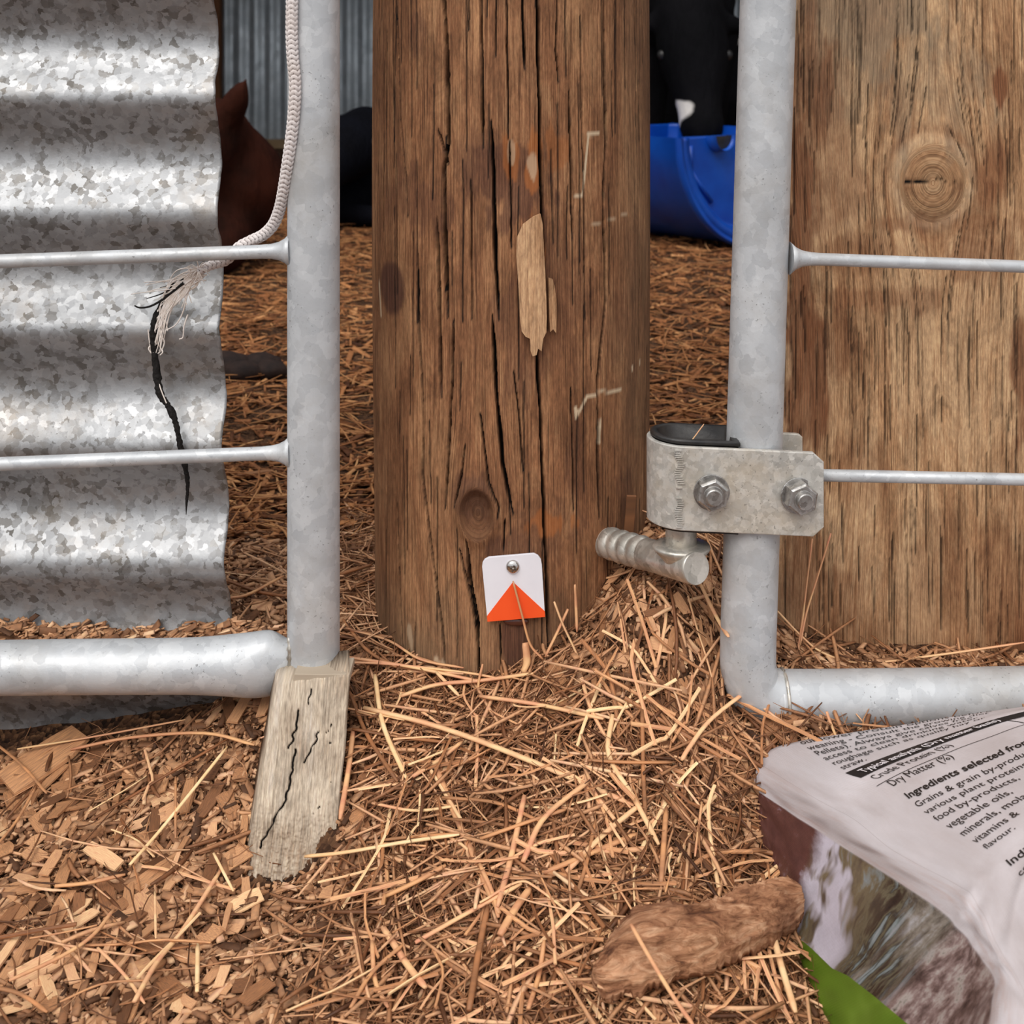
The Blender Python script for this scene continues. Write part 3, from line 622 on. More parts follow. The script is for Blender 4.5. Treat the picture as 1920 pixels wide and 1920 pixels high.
V = np.concatenate([Vf.reshape(-1, 3), Vb.reshape(-1, 3)]); o = nr_*nc_; Fq = grid_faces(nr_, nc_); r = np.arange(nr_-1)*nc_; k = np.arange(nc_-1)
sides = [np.stack([r, r+nc_, r+nc_+o, r+o], -1), np.stack([r+nc_-1, r+nc_-1+o, r+2*nc_-1+o, r+2*nc_-1], -1), np.stack([k, k+o, k+1+o, k+1], -1)]
M['block'] = wood('weathered grey wood', [(.30, (124,108,94)), (.42, (162,146,128)), (.54, (194,178,158)), (.66, (176,166,156)), (.8, (142,134,130))], dark=(110,92,76), fine=(900, 60), checks=(200, 20), chk=.74, stainc=(120,98,78), grain_amt=.3, bumpd=.0015)
np_mesh('offcut', V, np.vstack([Fq, Fq[:, ::-1]+o]+sides), M['block'], blk, attrs=at, uv=np.stack([V[:, 0], V[:, 2]*1.0], -1), smooth=False)
stepb = [((x-960)/F*.806, CH-(y-HOR)/F*.806) for x, y in [(548,1298),(657,1276),(656,1264),(600,1265),(552,1264),(549,1275)]]
bm = prism(stepb[::-1], .8062, .829, .0005); ob = bm_obj('raised_shoulder', bm, M['block'], blk)

# ------------------------------------------------------------------ rope
rope = empty('braided_rope', P(553, 0, .818), 'frayed off-white braided rope hanging down the left gate upright', 'rope')
rc = [(549,-260,.818),(550,-100,.8165),(548,-20,.816),(547,60,.816),(549,110,.8155),(553,150,.8155),(552,200,.816),(546,260,.818),(539,310,.821),(532,355,.826),(525,390,.832),(513,420,.838),(494,440,.8425),(470,452,.8455),(448,464,.8462),(425,487,.8462),(400,496,.8468),(385,502,.847),(372,508,.847)]
n = 900; c = cr(rc, n); path = np.array([tuple(P(*r)) for r in c]); sl_ = np.r_[0, np.cumsum(np.linalg.norm(np.diff(path, axis=0), axis=1))]
seg = 40; an = np.linspace(0, 2*PI, seg, endpoint=False); tri_ = np.abs(((an[None, :]*8/(2*PI)) % 2)-1)
phs = sl_[:, None]/.0032+tri_*.55; gv = np.abs(np.sin(PI*phs))**.5
k8 = np.abs(np.sin(an*4))[None, :]**.3
disp = .80+.20*gv*(.75+.25*k8)+.02*vnoise(sl_[:, None]*900+0*an, an[None, :]*6+0*sl_[:, None], 3)
rr = .0046*(1-.12*sstep(.15, .25, sl_/sl_[-1])); rr = np.where(sl_ > sl_[-1]-.03, rr*(1-.25*(sl_-sl_[-1]+.03)/.03), rr)
V, Fq, T = tube(path, rr, seg, None, True, (0, 1, 0), disp)
def cord_mat():
    m = Mat('off-white braided cord', .85, 0, .2); co = m.coord('Object')
    h = m.attr('groove'); c = m.mix(m.rampv(h, [(.30, 1), (.62, 0)]), (232,224,222), (52,38,36))
    c = m.mix(m.rampv(m.noise(co, 30, 4), [(.5, 0), (.75, .35)]), c, (188,160,136)); c = m.mix(.25, c, m.ramp(m.noise(co, 900, 3), [(.3, (150,140,132)), (.7, (240,234,228))]), 'MULTIPLY')
    m.color(c); m.bump(m.noise(co, 1200, 3), .5, .0005); return m.m
M['cord'] = cord_mat()
gr_ = np.r_[np.clip(gv*(.5+.5*k8)+.15, 0, 1).ravel(), 1, 1]
me = bpy.data.meshes.new('braid'); me.from_pydata(V.tolist(), [], Fq.tolist()+T.tolist()); me.update()
at_ = me.attributes.new('groove', 'FLOAT', 'POINT'); at_.data.foreach_set('value', gr_.astype(np.float32)); link_mesh('braid', me, M['cord'], rope)
M['thread'] = simple('white frayed thread', (242,234,228), .85, 0, .2, (222,208,196), 200)
def strands(name, specs, mat):
    Vs, Fs, o = [], [], 0
    for pts, r0, r1 in specs:
        p = np.array([tuple(P(*q)) for q in cr(pts, 26)]); rad = np.linspace(r0, r1, 26)
        V_, F_, T_ = tube(p, rad, 5, None, False, (0, 1, 0)); Vs.append(V_); Fs.append(F_+o); o += len(V_)
    return np_mesh(name, np.vstack(Vs), np.vstack(Fs), mat, rope)
rs = np.random.default_rng(5); sp_ = []
for k in range(70):                          # the splayed brush of fibres
    a = rs.normal(0, 1); sx0, sy0 = 372+rs.normal(0, 8), 508+rs.normal(0, 8); e = rs.random()
    if e < .45: ex, ey = 325+rs.normal(0, 14), 560+rs.normal(0, 12); pts = [(sx0, sy0, .8475), (350+a*8, 530+a*4, .850), (ex, ey, .852)]
    elif e < .85: ex, ey = 295+rs.normal(0, 7), 625+rs.normal(0, 22); pts = [(sx0, sy0, .8475), (340+a*9, 540+a*7, .850), (312+a*7, 580, .853), (ex, ey, .855)]
    else: ex, ey = 300+rs.normal(0, 25), 550+rs.normal(0, 16); pts = [(sx0, sy0, .8475), (345+a*10, 522+a*10, .849), (ex, ey, .852)]
    sp_.append((pts, .00052, .00028))
for k in range(16): a = rs.uniform(0, 2*PI); sp_.append(([(372, 505, .8455), (372+14*math.cos(a), 505+14*math.sin(a), .843), (372+24*math.cos(a)+rs.normal(0, 4), 505+22*math.sin(a)+6, .845)], .0004, .0002))
for pts in ([(365,515,.848),(352,550,.851),(343,585,.853),(330,608,.854),(310,620,.855)], [(352,590,.853),(345,612,.854),(343,632,.8555),(336,636,.855)], [(296,600,.854),(290,628,.855),(300,650,.856),(305,660,.855),(300,666,.855)], [(278,618,.855),(282,650,.856),(292,690,.856),(300,725,.854),(312,756,.852)], [(300,630,.855),(308,640,.856),(304,655,.856),(296,663,.856)], [(290,640,.856),(279,652,.856),(283,662,.856)], [(330,560,.853),(318,590,.854),(312,614,.855),(306,640,.856)]):
    sp_.append((pts, .00055, .0004))
strands('frayed_threads', sp_, M['thread'])
n = 240; c = cr([(325,535,.8535,3),(305,565,.8565,4.5),(292,595,.857,6),(287,625,.8558,7),(290,660,.8565,6.5),(294,700,.8565,7),(301,740,.855,7.5),(318,765,.8535,6.5),(330,795,.8525,5),(337,830,.8535,5.5),(344,860,.8548,5),(350,890,.8565,5),(352,915,.8568,4),(350,938,.8565,2.5),(349,965,.8555,.6)], n)
pt = np.array([tuple(P(*r[:3])) for r in c]); seg = 16
ds = 1+.25*vnoise(np.arange(n)[:, None]*.5+np.zeros((1, seg)), np.arange(seg)[None]*.7+np.zeros((n, 1)), 4)+.2*vnoise(np.arange(n)[:, None]*.17+np.zeros((1, seg)), np.zeros((n, seg)), 6)
tube_obj('dark_core', pt, c[:, 3]/2800*.92, M['cord_black'], rope, seg, disp=ds)['label'] = 'black core cord'
strands('dark_wisps', [([(252,573,.850),(262,577,.850),(280,575,.851),(300,565,.852),(322,548,.851),(345,530,.849)], .0005, .0011), ([(300,540,.851),(320,534,.851),(345,522,.849)], .0003, .0008), ([(275,560,.851),(300,552,.852),(325,540,.851)], .0003, .0006)], M['cord_black'])

# ------------------------------------------------------------------ blue half-drum trough
def blue_mat():
    m = Mat('blue drum plastic', .38, 0, .5); m.b.inputs['Subsurface Weight'].default_value = 0
    m.color(m.ramp(m.noise(m.coord('Object'), 12, 4), [(.3, (6,62,158)), (.7, (12,84,190))])); return m.m
M['blue'] = blue_mat()
TR = .250; tc_ = P(1424, 262, 2.86); ax = Vector((-.62, .785, 0)).normalized()       # axis runs back and to the left
tc_.z = TR+.004; sdv = Vector((-ax.y, ax.x, 0)).normalized()*-1
def tpnt(r_, a, l): return tc_+ax*l+sdv*(math.cos(a)*r_)+Vector((0, 0, -math.sin(a)*r_))
tr = empty('drum_trough', (tc_.x, tc_.y, 0), 'blue plastic half-drum feed trough on the bedding behind the right gate', 'trough')
bm = bmesh.new(); N = 48
def arc(r_, l): return [bm.verts.new(tpnt(r_, PI*i/N, l)) for i in range(N+1)]
prof = [(TR, 0), (TR+.004, .004), (TR+.004, .016), (TR-.002, .022), (TR-.002, .25), (TR+.004, .26), (TR-.002, .27), (TR-.002, .50), (TR+.004, .505), (TR+.003, .52), (TR-.008, .52), (TR-.010, .48), (TR-.008, .02), (TR-.008, 0.0), (TR, 0)]
rg = [arc(*p) for p in prof]
for a, b in zip(rg[:-1], rg[1:]):
    for i in range(N): bm.faces.new((a[i], a[i+1], b[i+1], b[i]))
bm_obj('shell', bm, M['blue'], tr, True)
def end_plate(l0, nm, notch=False):
    bm = bmesh.new(); rr = [TR-.006, TR-.03, TR-.034, TR-.045, TR-.10, TR-.13, TR-.14, .004]; dl = [.004, .010, .034, .036, .030, .030, .034, .034]
    ag = [PI*i/96 for i in range(97)]; R = []
    nx, nrad = 0.115, .032                                                    # notch: the bung hole cut in half
    for r_, d in zip(rr, dl):
        row = []
        for a in ag:
            v = tpnt(r_, a, l0+d); lx = math.cos(a)*r_; lz = -math.sin(a)*r_
            row.append(bm.verts.new(v))
        R.append(row)
    for a, b in zip(R[:-1], R[1:]):
        for i in range(96): bm.faces.new((a[i], a[i+1], b[i+1], b[i]))
    o = bm_obj(nm, bm, M['blue'], tr, True); so = o.modifiers.new('s', 'SOLIDIFY'); so.thickness = .004
    return o
end_plate(.0, 'end_wall'); end_plate(.46, 'end_wall')
bm = bmesh.new()                                                             # raised bung ring with dark hole
hc = tpnt(0, 0, .012)-sdv*0.108
for r0, r1, m0 in ((.030, .038, 0),):
    A = [bm.verts.new(hc+sdv*math.cos(PI*i/24)*r0+Vector((0, 0, -math.sin(PI*i/24)*r0))-ax*.0) for i in range(25)]
    B = [bm.verts.new(hc+sdv*math.cos(PI*i/24)*r0*1.08+Vector((0, 0, -math.sin(PI*i/24)*r0*1.08))-ax*.012) for i in range(25)]
    C_ = [bm.verts.new(hc+sdv*math.cos(PI*i/24)*r1+Vector((0, 0, -math.sin(PI*i/24)*r1))+ax*.02) for i in range(25)]
    for p, q in ((A, B), (B, C_)):
        for i in range(24): bm.faces.new((p[i], p[i+1], q[i+1], q[i]))
bm_obj('bung_ring', bm, M['blue'], tr, True)
bm = bmesh.new(); cv = bm.verts.new(hc); rim_ = [bm.verts.new(hc+sdv*math.cos(PI*i/24)*.031+Vector((0, 0, -math.sin(PI*i/24)*.031))+ax*.001) for i in range(25)]
back_ = [bm.verts.new(v.co+ax*.03) for v in rim_]
for i in range(24): bm.faces.new((cv, rim_[i], rim_[i+1])); bm.faces.new((rim_[i], back_[i], back_[i+1], rim_[i+1]))
bm_obj('bung_hole_dark', bm, M['rubber'], tr, False)  # black disc stands in for the shade inside the open bung hole
for (u0, z0, u1, z1) in ((-.190, -.02, -.190, -.075), (-.190, -.075, -.125, -.145)):      # pressed ribs
    tube_obj('pressed_rib', [tpnt(0, 0, .030)+sdv*u0+Vector((0, 0, z0)), tpnt(0, 0, .030)+sdv*u1+Vector((0, 0, z1))], .006, M['blue'], tr, 12)

# ------------------------------------------------------------------ cattle
def hide_mat(name, base, base2, patches=(), pc=(212,206,200)):
    m = Mat(name, .85, 0, .08); co = m.n('TexCoord').outputs['Object']
    c = m.ramp(m.noise(co, 7, 5, .6), [(.35, base), (.65, base2)])
    for (x, y, z, r_) in patches:
        vm = m.n('VectorMath', operation='DISTANCE'); nz = m.n('TexNoise', Scale=9.0, Detail=3); m.l(co, nz.inputs['Vector'])
        ad = m.n('VectorMath', operation='MULTIPLY_ADD'); m.l(nz.outputs['Color'], ad.inputs[0]); ad.inputs[1].default_value = (.06, .06, .06); m.l(co, ad.inputs[2])
        m.l(ad.outputs[0], vm.inputs[0]); vm.inputs[1].default_value = (x+.03, y+.03, z+.03)
        c = m.mix(m.rampv(m.math('DIVIDE', vm.outputs['Value'], r_), [(.85, 1), (1.0, 0)]), c, pc)
    h = m.noise(m.coord('Object', (60, 60, 18)), 1, 4); m.color(c); m.bump(h, .6, .01); return m.m
def body_mesh(name, chains, mat, parent, voxel=.014):
    bm = bmesh.new()
    for ch in chains:                       # each chain: list of (x,y,z,r) or (x,y,z,rx,ry,rz)
        if len(ch[0]) == 6:
            for x, y, z, a, b, c in ch: bmesh.ops.create_icosphere(bm, subdivisions=3, radius=1, matrix=Matrix.Translation((x, y, z))@Matrix.Diagonal((a, b, c, 1)))
            continue
        p = cr(ch, max(8, len(ch)*7))
        for x, y, z, r_ in p: bmesh.ops.create_icosphere(bm, subdivisions=2, radius=max(r_, .004), matrix=Matrix.Translation((x, y, z)))
    me = bpy.data.meshes.new(name+'_raw'); bm.to_mesh(me); bm.free(); o = bpy.data.objects.new(name+'_raw', me); COL.objects.link(o)
    r_ = o.modifiers.new('r', 'REMESH'); r_.mode = 'VOXEL'; r_.voxel_size = voxel
    s_ = o.modifiers.new('s', 'SMOOTH'); s_.iterations = 6; s_.factor = .6
    dg = bpy.context.evaluated_depsgraph_get(); m2 = bpy.data.meshes.new_from_object(o.evaluated_get(dg)); m2.materials.clear()
    bpy.data.objects.remove(o); bpy.data.meshes.remove(me); m2.name = name
    return link_mesh(name, m2, mat, parent, True)
def head_chains(hx, hy, hz, dx, dy, dz, L, s=1.0):
    """poll at (hx,hy,hz), muzzle along d; returns chains of (x,y,z,r)"""
    d = Vector((dx, dy, dz)).normalized(); p = Vector((hx, hy, hz)); q = lambda t: p+d*L*t
    return [[(*q(0), .085*s), (*q(.25), .095*s), (*q(.55), .075*s), (*q(.8), .058*s), (*q(1), .058*s)]], d, q
def ear(bx, by, bz, tx, ty, tz, s=1.0):
    b = Vector((bx, by, bz)); t_ = Vector((tx, ty, tz)); return [(*b.lerp(t_, u), r_*s) for u, r_ in ((0, .020), (.3, .030), (.6, .026), (.85, .014), (1, .006))]
def eye(parent, x, y, z, r_=.014):
    bm = bmesh.new(); bmesh.ops.create_uvsphere(bm, u_segments=16, v_segments=10, radius=r_, matrix=Matrix.Translation((x, y, z))); bm_obj('eye', bm, M['rubber'], parent, True)
# brown calf lying at the left, one ear up
c1 = empty('brown_calf', (-.75, 2.6, 0), 'reddish brown calf lying on the bedding behind the left gate', 'calf')
hd, d_, q_ = head_chains(-.60, 2.50, .262, -.5, -.75, -.38, .30, .95)
ch = [[(-1.28,2.75,.16,.13),(-1.1,2.72,.18,.175),(-.88,2.68,.185,.19),(-.70,2.63,.18,.175),(-.585,2.58,.165,.135)], [(-.64,2.6,.22,.12),(-.61,2.55,.25,.10),(-.60,2.50,.262,.088)],
      [(-.60,2.52,.10,.09),(-.56,2.44,.055,.05),(-.70,2.40,.04,.035),(-.84,2.40,.035,.03)], [(-1.2,2.62,.10,.11),(-1.05,2.48,.06,.06),(-1.25,2.42,.04,.035)], [(-1.38,2.75,.18,.02),(-1.42,2.74,.08,.015),(-1.40,2.70,.03,.02)]]+hd
ch += [ear(-.555,2.47,.285, -.508,2.44,.383), ear(-.66,2.52,.30,-.74,2.53,.34)]
M['brown'] = hide_mat('brown hide', (30,14,9), (60,28,18)); M['black'] = hide_mat('black hide', (5,5,9), (11,12,20))
body_mesh('body', ch, M['brown'], c1, .011)
eye(c1, *(q_(.33)+Vector((-.04, -.08, .035)))); eye(c1, *(q_(.33)+Vector((.075, -.035, .035))))
# black calf lying further back
c2 = empty('black_calf', (-.2, 3.45, 0), 'black calf lying by the far bedding, seen between left gate and post', 'calf')
hd, d_, q_ = head_chains(-.385, 3.32, .225, -.25, -.9, -.30, .28, .9)
ch = [[(-.40,3.45,.13,.12),(-.28,3.5,.16,.155),(-.15,3.55,.17,.17),(-.03,3.55,.16,.15),(.05,3.5,.14,.11)], [(-.36,3.45,.17,.11),(-.38,3.38,.21,.09),(-.385,3.32,.225,.08)], [(-.40,3.35,.06,.07),(-.45,3.22,.04,.04),(-.34,3.18,.03,.03)], [(-.05,3.4,.07,.08),(-.15,3.25,.04,.04),(-.02,3.22,.03,.03)]]+hd
ch += [ear(-.435,3.33,.245,-.50,3.34,.262), ear(-.33,3.33,.26,-.27,3.36,.28)]
body_mesh('body', ch, M['black'], c2, .012); eye(c2, *(q_(.33)+Vector((-.075, -.02, .02)))); eye(c2, *(q_(.33)+Vector((.07, -.04, .02))))
# black and white cow standing at the trough, head down
c3 = empty('feeding_calf', (.50, 3.75, 0), 'black and white calf lowering its head to the blue trough', 'calf')
hd, d_, q_ = head_chains(.475, 3.42, .52, .03, -.30, -.62, .30, 1.05)
ch = [[(.49,4.25,.60,.16),(.49,4.05,.62,.19),(.49,3.85,.60,.185),(.485,3.68,.56,.15)], [(.485,3.66,.57,.125),(.48,3.52,.56,.105),(.475,3.42,.53,.095)]]+hd
for x, y in ((.40, 3.70), (.58, 3.72), (.40, 4.22), (.58, 4.22)): ch.append([(x, y, .50, .085), (x, y-.01, .30, .05), (x, y+.01, .14, .036), (x, y-.01, .03, .042)])
ch += [ear(.40,3.43,.53,.315,3.45,.50), ear(.55,3.43,.53,.64,3.45,.50)]
M['pied'] = hide_mat('black and white hide', (6,6,8), (14,13,16), [(.445-.50,3.30-3.75,.285,.045),(.60-.5,3.72-3.75,.10,.10),(.52-.5,3.33-3.75,.235,.03),(.5-.5,3.95-3.75,.46,.09)])
b3 = body_mesh('body', ch, M['pied'], c3, .012); eye(c3, *(q_(.35)+Vector((-.085, -.02, .01)))); eye(c3, *(q_(.35)+Vector((.085, -.02, .01))))
for o_ in (b3,):                             # patches are given about the calf's own base: shift the mesh instead of the origin
    o_.data.transform(Matrix.Translation((-.50, -3.75, 0))); o_.location = (0, 0, 0)
# black cow lying behind it
c4 = empty('lying_cow', (.85, 4.95, 0), 'large black and white cow lying at the back behind the trough', 'cow')
hd, d_, q_ = head_chains(1.62, 4.75, .52, .55, -.6, -.35, .36, 1.2)
ch = [[(.36,5.0,.22,.20),(.55,5.0,.27,.255),(.85,5.02,.29,.275),(1.15,5.0,.28,.26),(1.35,4.95,.27,.21)], [(1.35,4.9,.36,.17),(1.5,4.82,.45,.13),(1.62,4.75,.52,.11)], [(1.25,4.75,.10,.12),(1.1,4.55,.06,.06),(1.35,4.5,.04,.045)], [(.5,4.8,.12,.14),(.75,4.6,.07,.07),(.45,4.52,.05,.05)]]+hd
ch += [ear(1.55,4.7,.56,1.46,4.65,.58), ear(1.70,4.80,.57,1.79,4.85,.60)]
M['pied2'] = hide_mat('black hide with white flank patches', (6,6,8), (14,13,16), [(.36-.85,4.8-4.95,.50,.09),(.80-.85,4.85-4.95,.56,.10)])
b4 = body_mesh('body', ch, M['pied2'], c4, .016); b4.data.transform(Matrix.Translation((-.85, -4.95, 0))); b4.location = (0, 0, 0)
eye(c4, *(q_(.35)+Vector((-.10, -.05, .02))))
# ------------------------------------------------------------------ feed bag
bag = empty('feed_bag', (.26, .62, -.05), 'pale printed woven feed sack lying at the lower right with a green band', 'feed bag')
BG = [ # ground edge, side middle, print edge, crease, text margin, middle, far, farther
 [(1409,1500,.750),(1410,1492,.749),(1411,1478,.750),(1414,1424,.765),(1490,1392,.765),(1700,1357,.760),(1920,1324,.760),(2150,1298,.760)],
 [(1425,1590,.719),(1445,1560,.716),(1470,1517,.715),(1512,1487,.700),(1578,1446,.700),(1740,1387,.730),(1922,1333,.750),(2160,1300,.752)],
 [(1450,1670,.697),(1490,1620,.686),(1545,1566,.675),(1598,1535,.660),(1665,1474,.680),(1820,1404,.715),(1990,1347,.742),(2220,1310,.748)],
 [(1480,1745,.672),(1545,1690,.655),(1625,1617,.635),(1673,1593,.622),(1737,1532,.645),(1890,1455,.680),(2050,1387,.715),(2280,1342,.725)],
 [(1520,1840,.637),(1625,1780,.605),(1750,1698,.575),(1797,1659,.572),(1845,1595,.600),(1990,1500,.640),(2150,1430,.680),(2380,1382,.700)],
 [(1550,1900,.616),(1665,1835,.583),(1800,1746,.555),(1838,1703,.552),(1893,1632,.583),(2040,1535,.620),(2200,1460,.665),(2430,1415,.685)],
 [(1590,1985,.588),(1710,1905,.560),(1842,1800,.535),(1873,1776,.530),(1945,1705,.555),(2100,1600,.590),(2260,1520,.630),(2480,1460,.660)],
 [(1640,2080,.559),(1745,1980,.540),(1866,1845,.515),(1920,1858,.505),(2000,1790,.525),(2160,1690,.560),(2330,1600,.600),(2560,1530,.630)],
 [(1700,2200,.525),(1780,2080,.510),(1850,1930,.492),(1950,1965,.478),(2080,1900,.495),(2240,1800,.520),(2420,1700,.565),(2650,1620,.600)]]
BG = np.array(BG, float); nI, nJ = BG.shape[:2]
def crw(t, m):
    t = np.clip(t, 0, m-1.00001); i = t.astype(int); f = t-i; w = np.stack([.5*(-f+2*f**2-f**3), .5*(2-5*f**2+3*f**3), .5*(f+4*f**2-3*f**3), .5*(-f**2+f**3)], -1)
    W = np.zeros((len(t), m))
    for k in range(4):
        idx = i-1+k
        lo = idx < 0; hi = idx > m-1; ok = ~(lo | hi); r = np.arange(len(t))
        np.add.at(W, (r[ok], idx[ok]), w[ok, k])
        np.add.at(W, (r[lo], 0), 2*w[lo, k]); np.add.at(W, (r[lo], 1), -w[lo, k])
        np.add.at(W, (r[hi], m-1), 2*w[hi, k]); np.add.at(W, (r[hi], m-2), -w[hi, k])
    return W
CTRL = np.stack([(BG[..., 0]-960)/F*BG[..., 2], BG[..., 2], CH-(BG[..., 1]-HOR)/F*BG[..., 2]], -1)     # world positions
def wr(i, j):                                # soft wrinkles in the cloth, metres
    fl = 1-.75*sstep(3.0, 4.0, j); return .0011*vnoise(i*2.3+3, j*1.5, 31)*fl+.0007*vnoise(i*1.1+j*3, j*2-i*2, 32)*sstep(.0, 1.0, j)*fl+.0028*np.exp(-((i-5.5-(j-4)*-.8)/.18)**2)*sstep(3, 4.2, j)-.0012*np.exp(-((j-3)/.05)**2)*0
def bagp(i, j, lift=0.0):
    i = np.atleast_1d(np.asarray(i, float)); j = np.atleast_1d(np.asarray(j, float)); Wi = crw(i, nI); Wj = crw(j, nJ)
    p = np.einsum('na,nb,abc->nc', Wi, Wj, CTRL)
    e = .02; pi_ = np.einsum('na,nb,abc->nc', crw(np.clip(i+e, 0, nI-1), nI)-crw(np.clip(i-e, 0, nI-1), nI), Wj, CTRL); pj = np.einsum('na,nb,abc->nc', Wi, crw(np.clip(j+e, 0, nJ-1), nJ)-crw(np.clip(j-e, 0, nJ-1), nJ), CTRL)
    n_ = np.cross(pj, pi_); n_ /= np.linalg.norm(n_, axis=1)[:, None]+1e-12; n_ *= np.where(n_[:, 2:3] < 0, -1, 1)
    return p+n_*(wr(i, j)+lift)[:, None]
ni, nj = 170, 210
ii = np.linspace(0, nI-1, ni); jj = np.linspace(0, nJ-1, nj); I, J = np.meshgrid(ii, jj, indexing='ij')
Vb = bagp(I.ravel(), J.ravel()).reshape(ni, nj, 3)
# close the sack: tuck every border down and under
def ringadd(Vg):
    top = Vg[:1].copy(); top[..., 1] += .012; top[..., 2] -= .02; top2 = top.copy(); top2[..., 2] = -.075
    bot = Vg[-1:].copy(); bot[..., 2] = -.075
    Vg = np.concatenate([top2, top, Vg, bot], 0)
    l = Vg[:, :1].copy(); l[..., 2] = -.08; l[..., 0] += .01; r_ = Vg[:, -1:].copy(); r_[..., 0] += .03; r_[..., 2] = -.075
    return np.concatenate([l, Vg, r_], 1)
Vg = ringadd(Vb); Ig = np.pad(I, ((2, 1), (1, 1)), 'edge'); Jg = np.pad(J, ((2, 1), (1, 1)), 'edge')
PXg = 960+F*Vg[..., 0]/Vg[..., 1]; PYg = HOR+F*(CH-Vg[..., 2])/Vg[..., 1]
gb = np.array([(1440,1690),(1485,1748),(1521,1777),(1560,1815),(1590,1829),(1640,1868),(1675,1897),(1720,1935),(1800,2010),(1900,2110)], float)
gy = np.interp(PXg, gb[:, 0], gb[:, 1]); green = (PYg-gy)/100.0
def bag_mat():
    m = Mat('printed woven plastic', .42, 0, .4); uv = m.n('TexCoord').outputs['UV']; co = m.coord('Object')
    sx = m.n('SeparateXYZ'); m.l(uv, sx.inputs[0]); U_, V_ = sx.outputs[0], sx.outputs[1]
    base = m.ramp(m.noise(m.coord(src=uv, scale=(3, 5, 1)), 1, 6, .65), [(.3, (176,166,166)), (.5, (192,184,186)), (.7, (204,197,200))])
    smud = m.noise(m.coord(src=uv, scale=(4, 14, 1)), 1.3, 6, .75); inb = m.rampv(V_, [(2.0/7, .9), (2.95/7, .6), (3.05/7, .12), (1, .12)])
    base = m.mix(m.math('MULTIPLY', m.rampv(smud, [(.48, 0), (.66, .8)]), inb), base, (176,152,146))
    # the photograph printed on the side: brown blur, pale streaks with branches, tangled roots
    sL = m.math('ADD', U_, m.math('MULTIPLY', V_, .45)); cmb = m.n('CombineXYZ'); m.l(sL, cmb.inputs[0]); m.l(V_, cmb.inputs[1])
    wp = m.n('TexNoise', Scale=5.0, Detail=2); m.l(cmb.outputs[0], wp.inputs['Vector'])
    ad = m.n('VectorMath', operation='MULTIPLY_ADD'); m.l(wp.outputs['Color'], ad.inputs[0]); ad.inputs[1].default_value = (.07, .12, 0); m.l(cmb.outputs[0], ad.inputs[2])
    n1 = m.noise(m.coord(src=ad.outputs[0], scale=(46, 9, 1)), 1, 4, .6); n2 = m.noise(m.coord(src=ad.outputs[0], scale=(22, 16, 1)), 1, 6, .7)
    n3 = m.noise(m.coord(src=ad.outputs[0], scale=(13, 5, 1)), 1, 3, .5)
    brown = m.ramp(n2, [(.3, (72,42,38)), (.6, (92,56,50)), (.78, (140,122,136))])
    palez = m.mix(m.rampv(n3, [(.46, .95), (.52, 0)]), m.ramp(n2, [(.3, (176,168,178)), (.7, (196,188,200))]), m.ramp(n1, [(.35, (74,58,40)), (.55, (112,96,66)), (.7, (120,132,140))]))
    roots = m.ramp(n1, [(.30, (30,22,22)), (.42, (58,46,38)), (.48, (98,92,74)), (.53, (50,42,36)), (.60, (118,128,128)), (.70, (150,152,158))])
    roots = m.mix(m.rampv(n3, [(.5, 0), (.62, .8)]), roots, m.ramp(n2, [(.35, (58,46,40)), (.55, (140,130,120)), (.7, (180,176,178))]))
    lit = m.ramp(n2, [(.32, (52,38,38)), (.44, (96,76,72)), (.52, (134,112,108)), (.60, (168,156,150)), (.68, (84,80,66))])
    jit = m.math('ADD', sL, m.math('MULTIPLY', m.math('SUBTRACT', n2, .5), .045))
    photo = m.mix(m.rampv(jit, [(.345, 0), (.385, 1)]), brown, palez)
    photo = m.mix(m.rampv(jit, [(.50, 0), (.56, 1)]), photo, roots)
    photo = m.mix(m.rampv(jit, [(.70, 0), (.76, 1)]), photo, lit)
    edge = m.rampv(m.math('ADD', V_, m.math('MULTIPLY', m.noise(m.coord(src=uv, scale=(60, 2, 1)), 1, 2), .0012)), [(.2847, 1), (.2867, 0)])
    c = m.mix(edge, base, photo)
    ga = m.rampv(m.attr('green'), [(0, 0), (.012, 1)])
    wv = m.noise(m.coord(src=uv, scale=(5, 9, 1)), 1, 2)
    grn = m.ramp(wv, [(.35, (74,96,22)), (.55, (90,116,30)), (.7, (114,140,50))])
    c = m.mix(m.math('MULTIPLY', ga, edge), c, grn)
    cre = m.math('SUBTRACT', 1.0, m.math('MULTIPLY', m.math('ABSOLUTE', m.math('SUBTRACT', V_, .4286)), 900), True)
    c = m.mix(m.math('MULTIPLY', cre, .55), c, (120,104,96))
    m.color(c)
    wa = m.n('TexWave', Scale=1.0, wave_type='BANDS', bands_direction='X'); m.l(m.coord(src=uv, scale=(42, 1, 1)), wa.inputs['Vector'])
    wb_ = m.n('TexWave', Scale=1.0, wave_type='BANDS', bands_direction='Y'); m.l(m.coord(src=uv, scale=(1, 55, 1)), wb_.inputs['Vector'])
    h = m.math('ADD', m.math('MULTIPLY', m.math('ADD', wa.outputs['Fac'], wb_.outputs['Fac']), .25), m.math('MULTIPLY', m.noise(m.coord(src=uv, scale=(30, 30, 1)), 1, 3), .8))
    m.bump(h, .2, .0004)
    return m.m
M['bag'] = bag_mat()
# uv.x = along the length (0..1), uv.y = across (0..1): crease sits at 3/7
np_mesh('sack', Vg, grid_faces(*Vg.shape[:2]), M['bag'], bag, uv=np.stack([Ig.ravel()/(nI-1), np.where(Jg.ravel() < 99, Jg.ravel()/(nJ-1), 0)*1.0], -1), attrs={'green': green.ravel()})
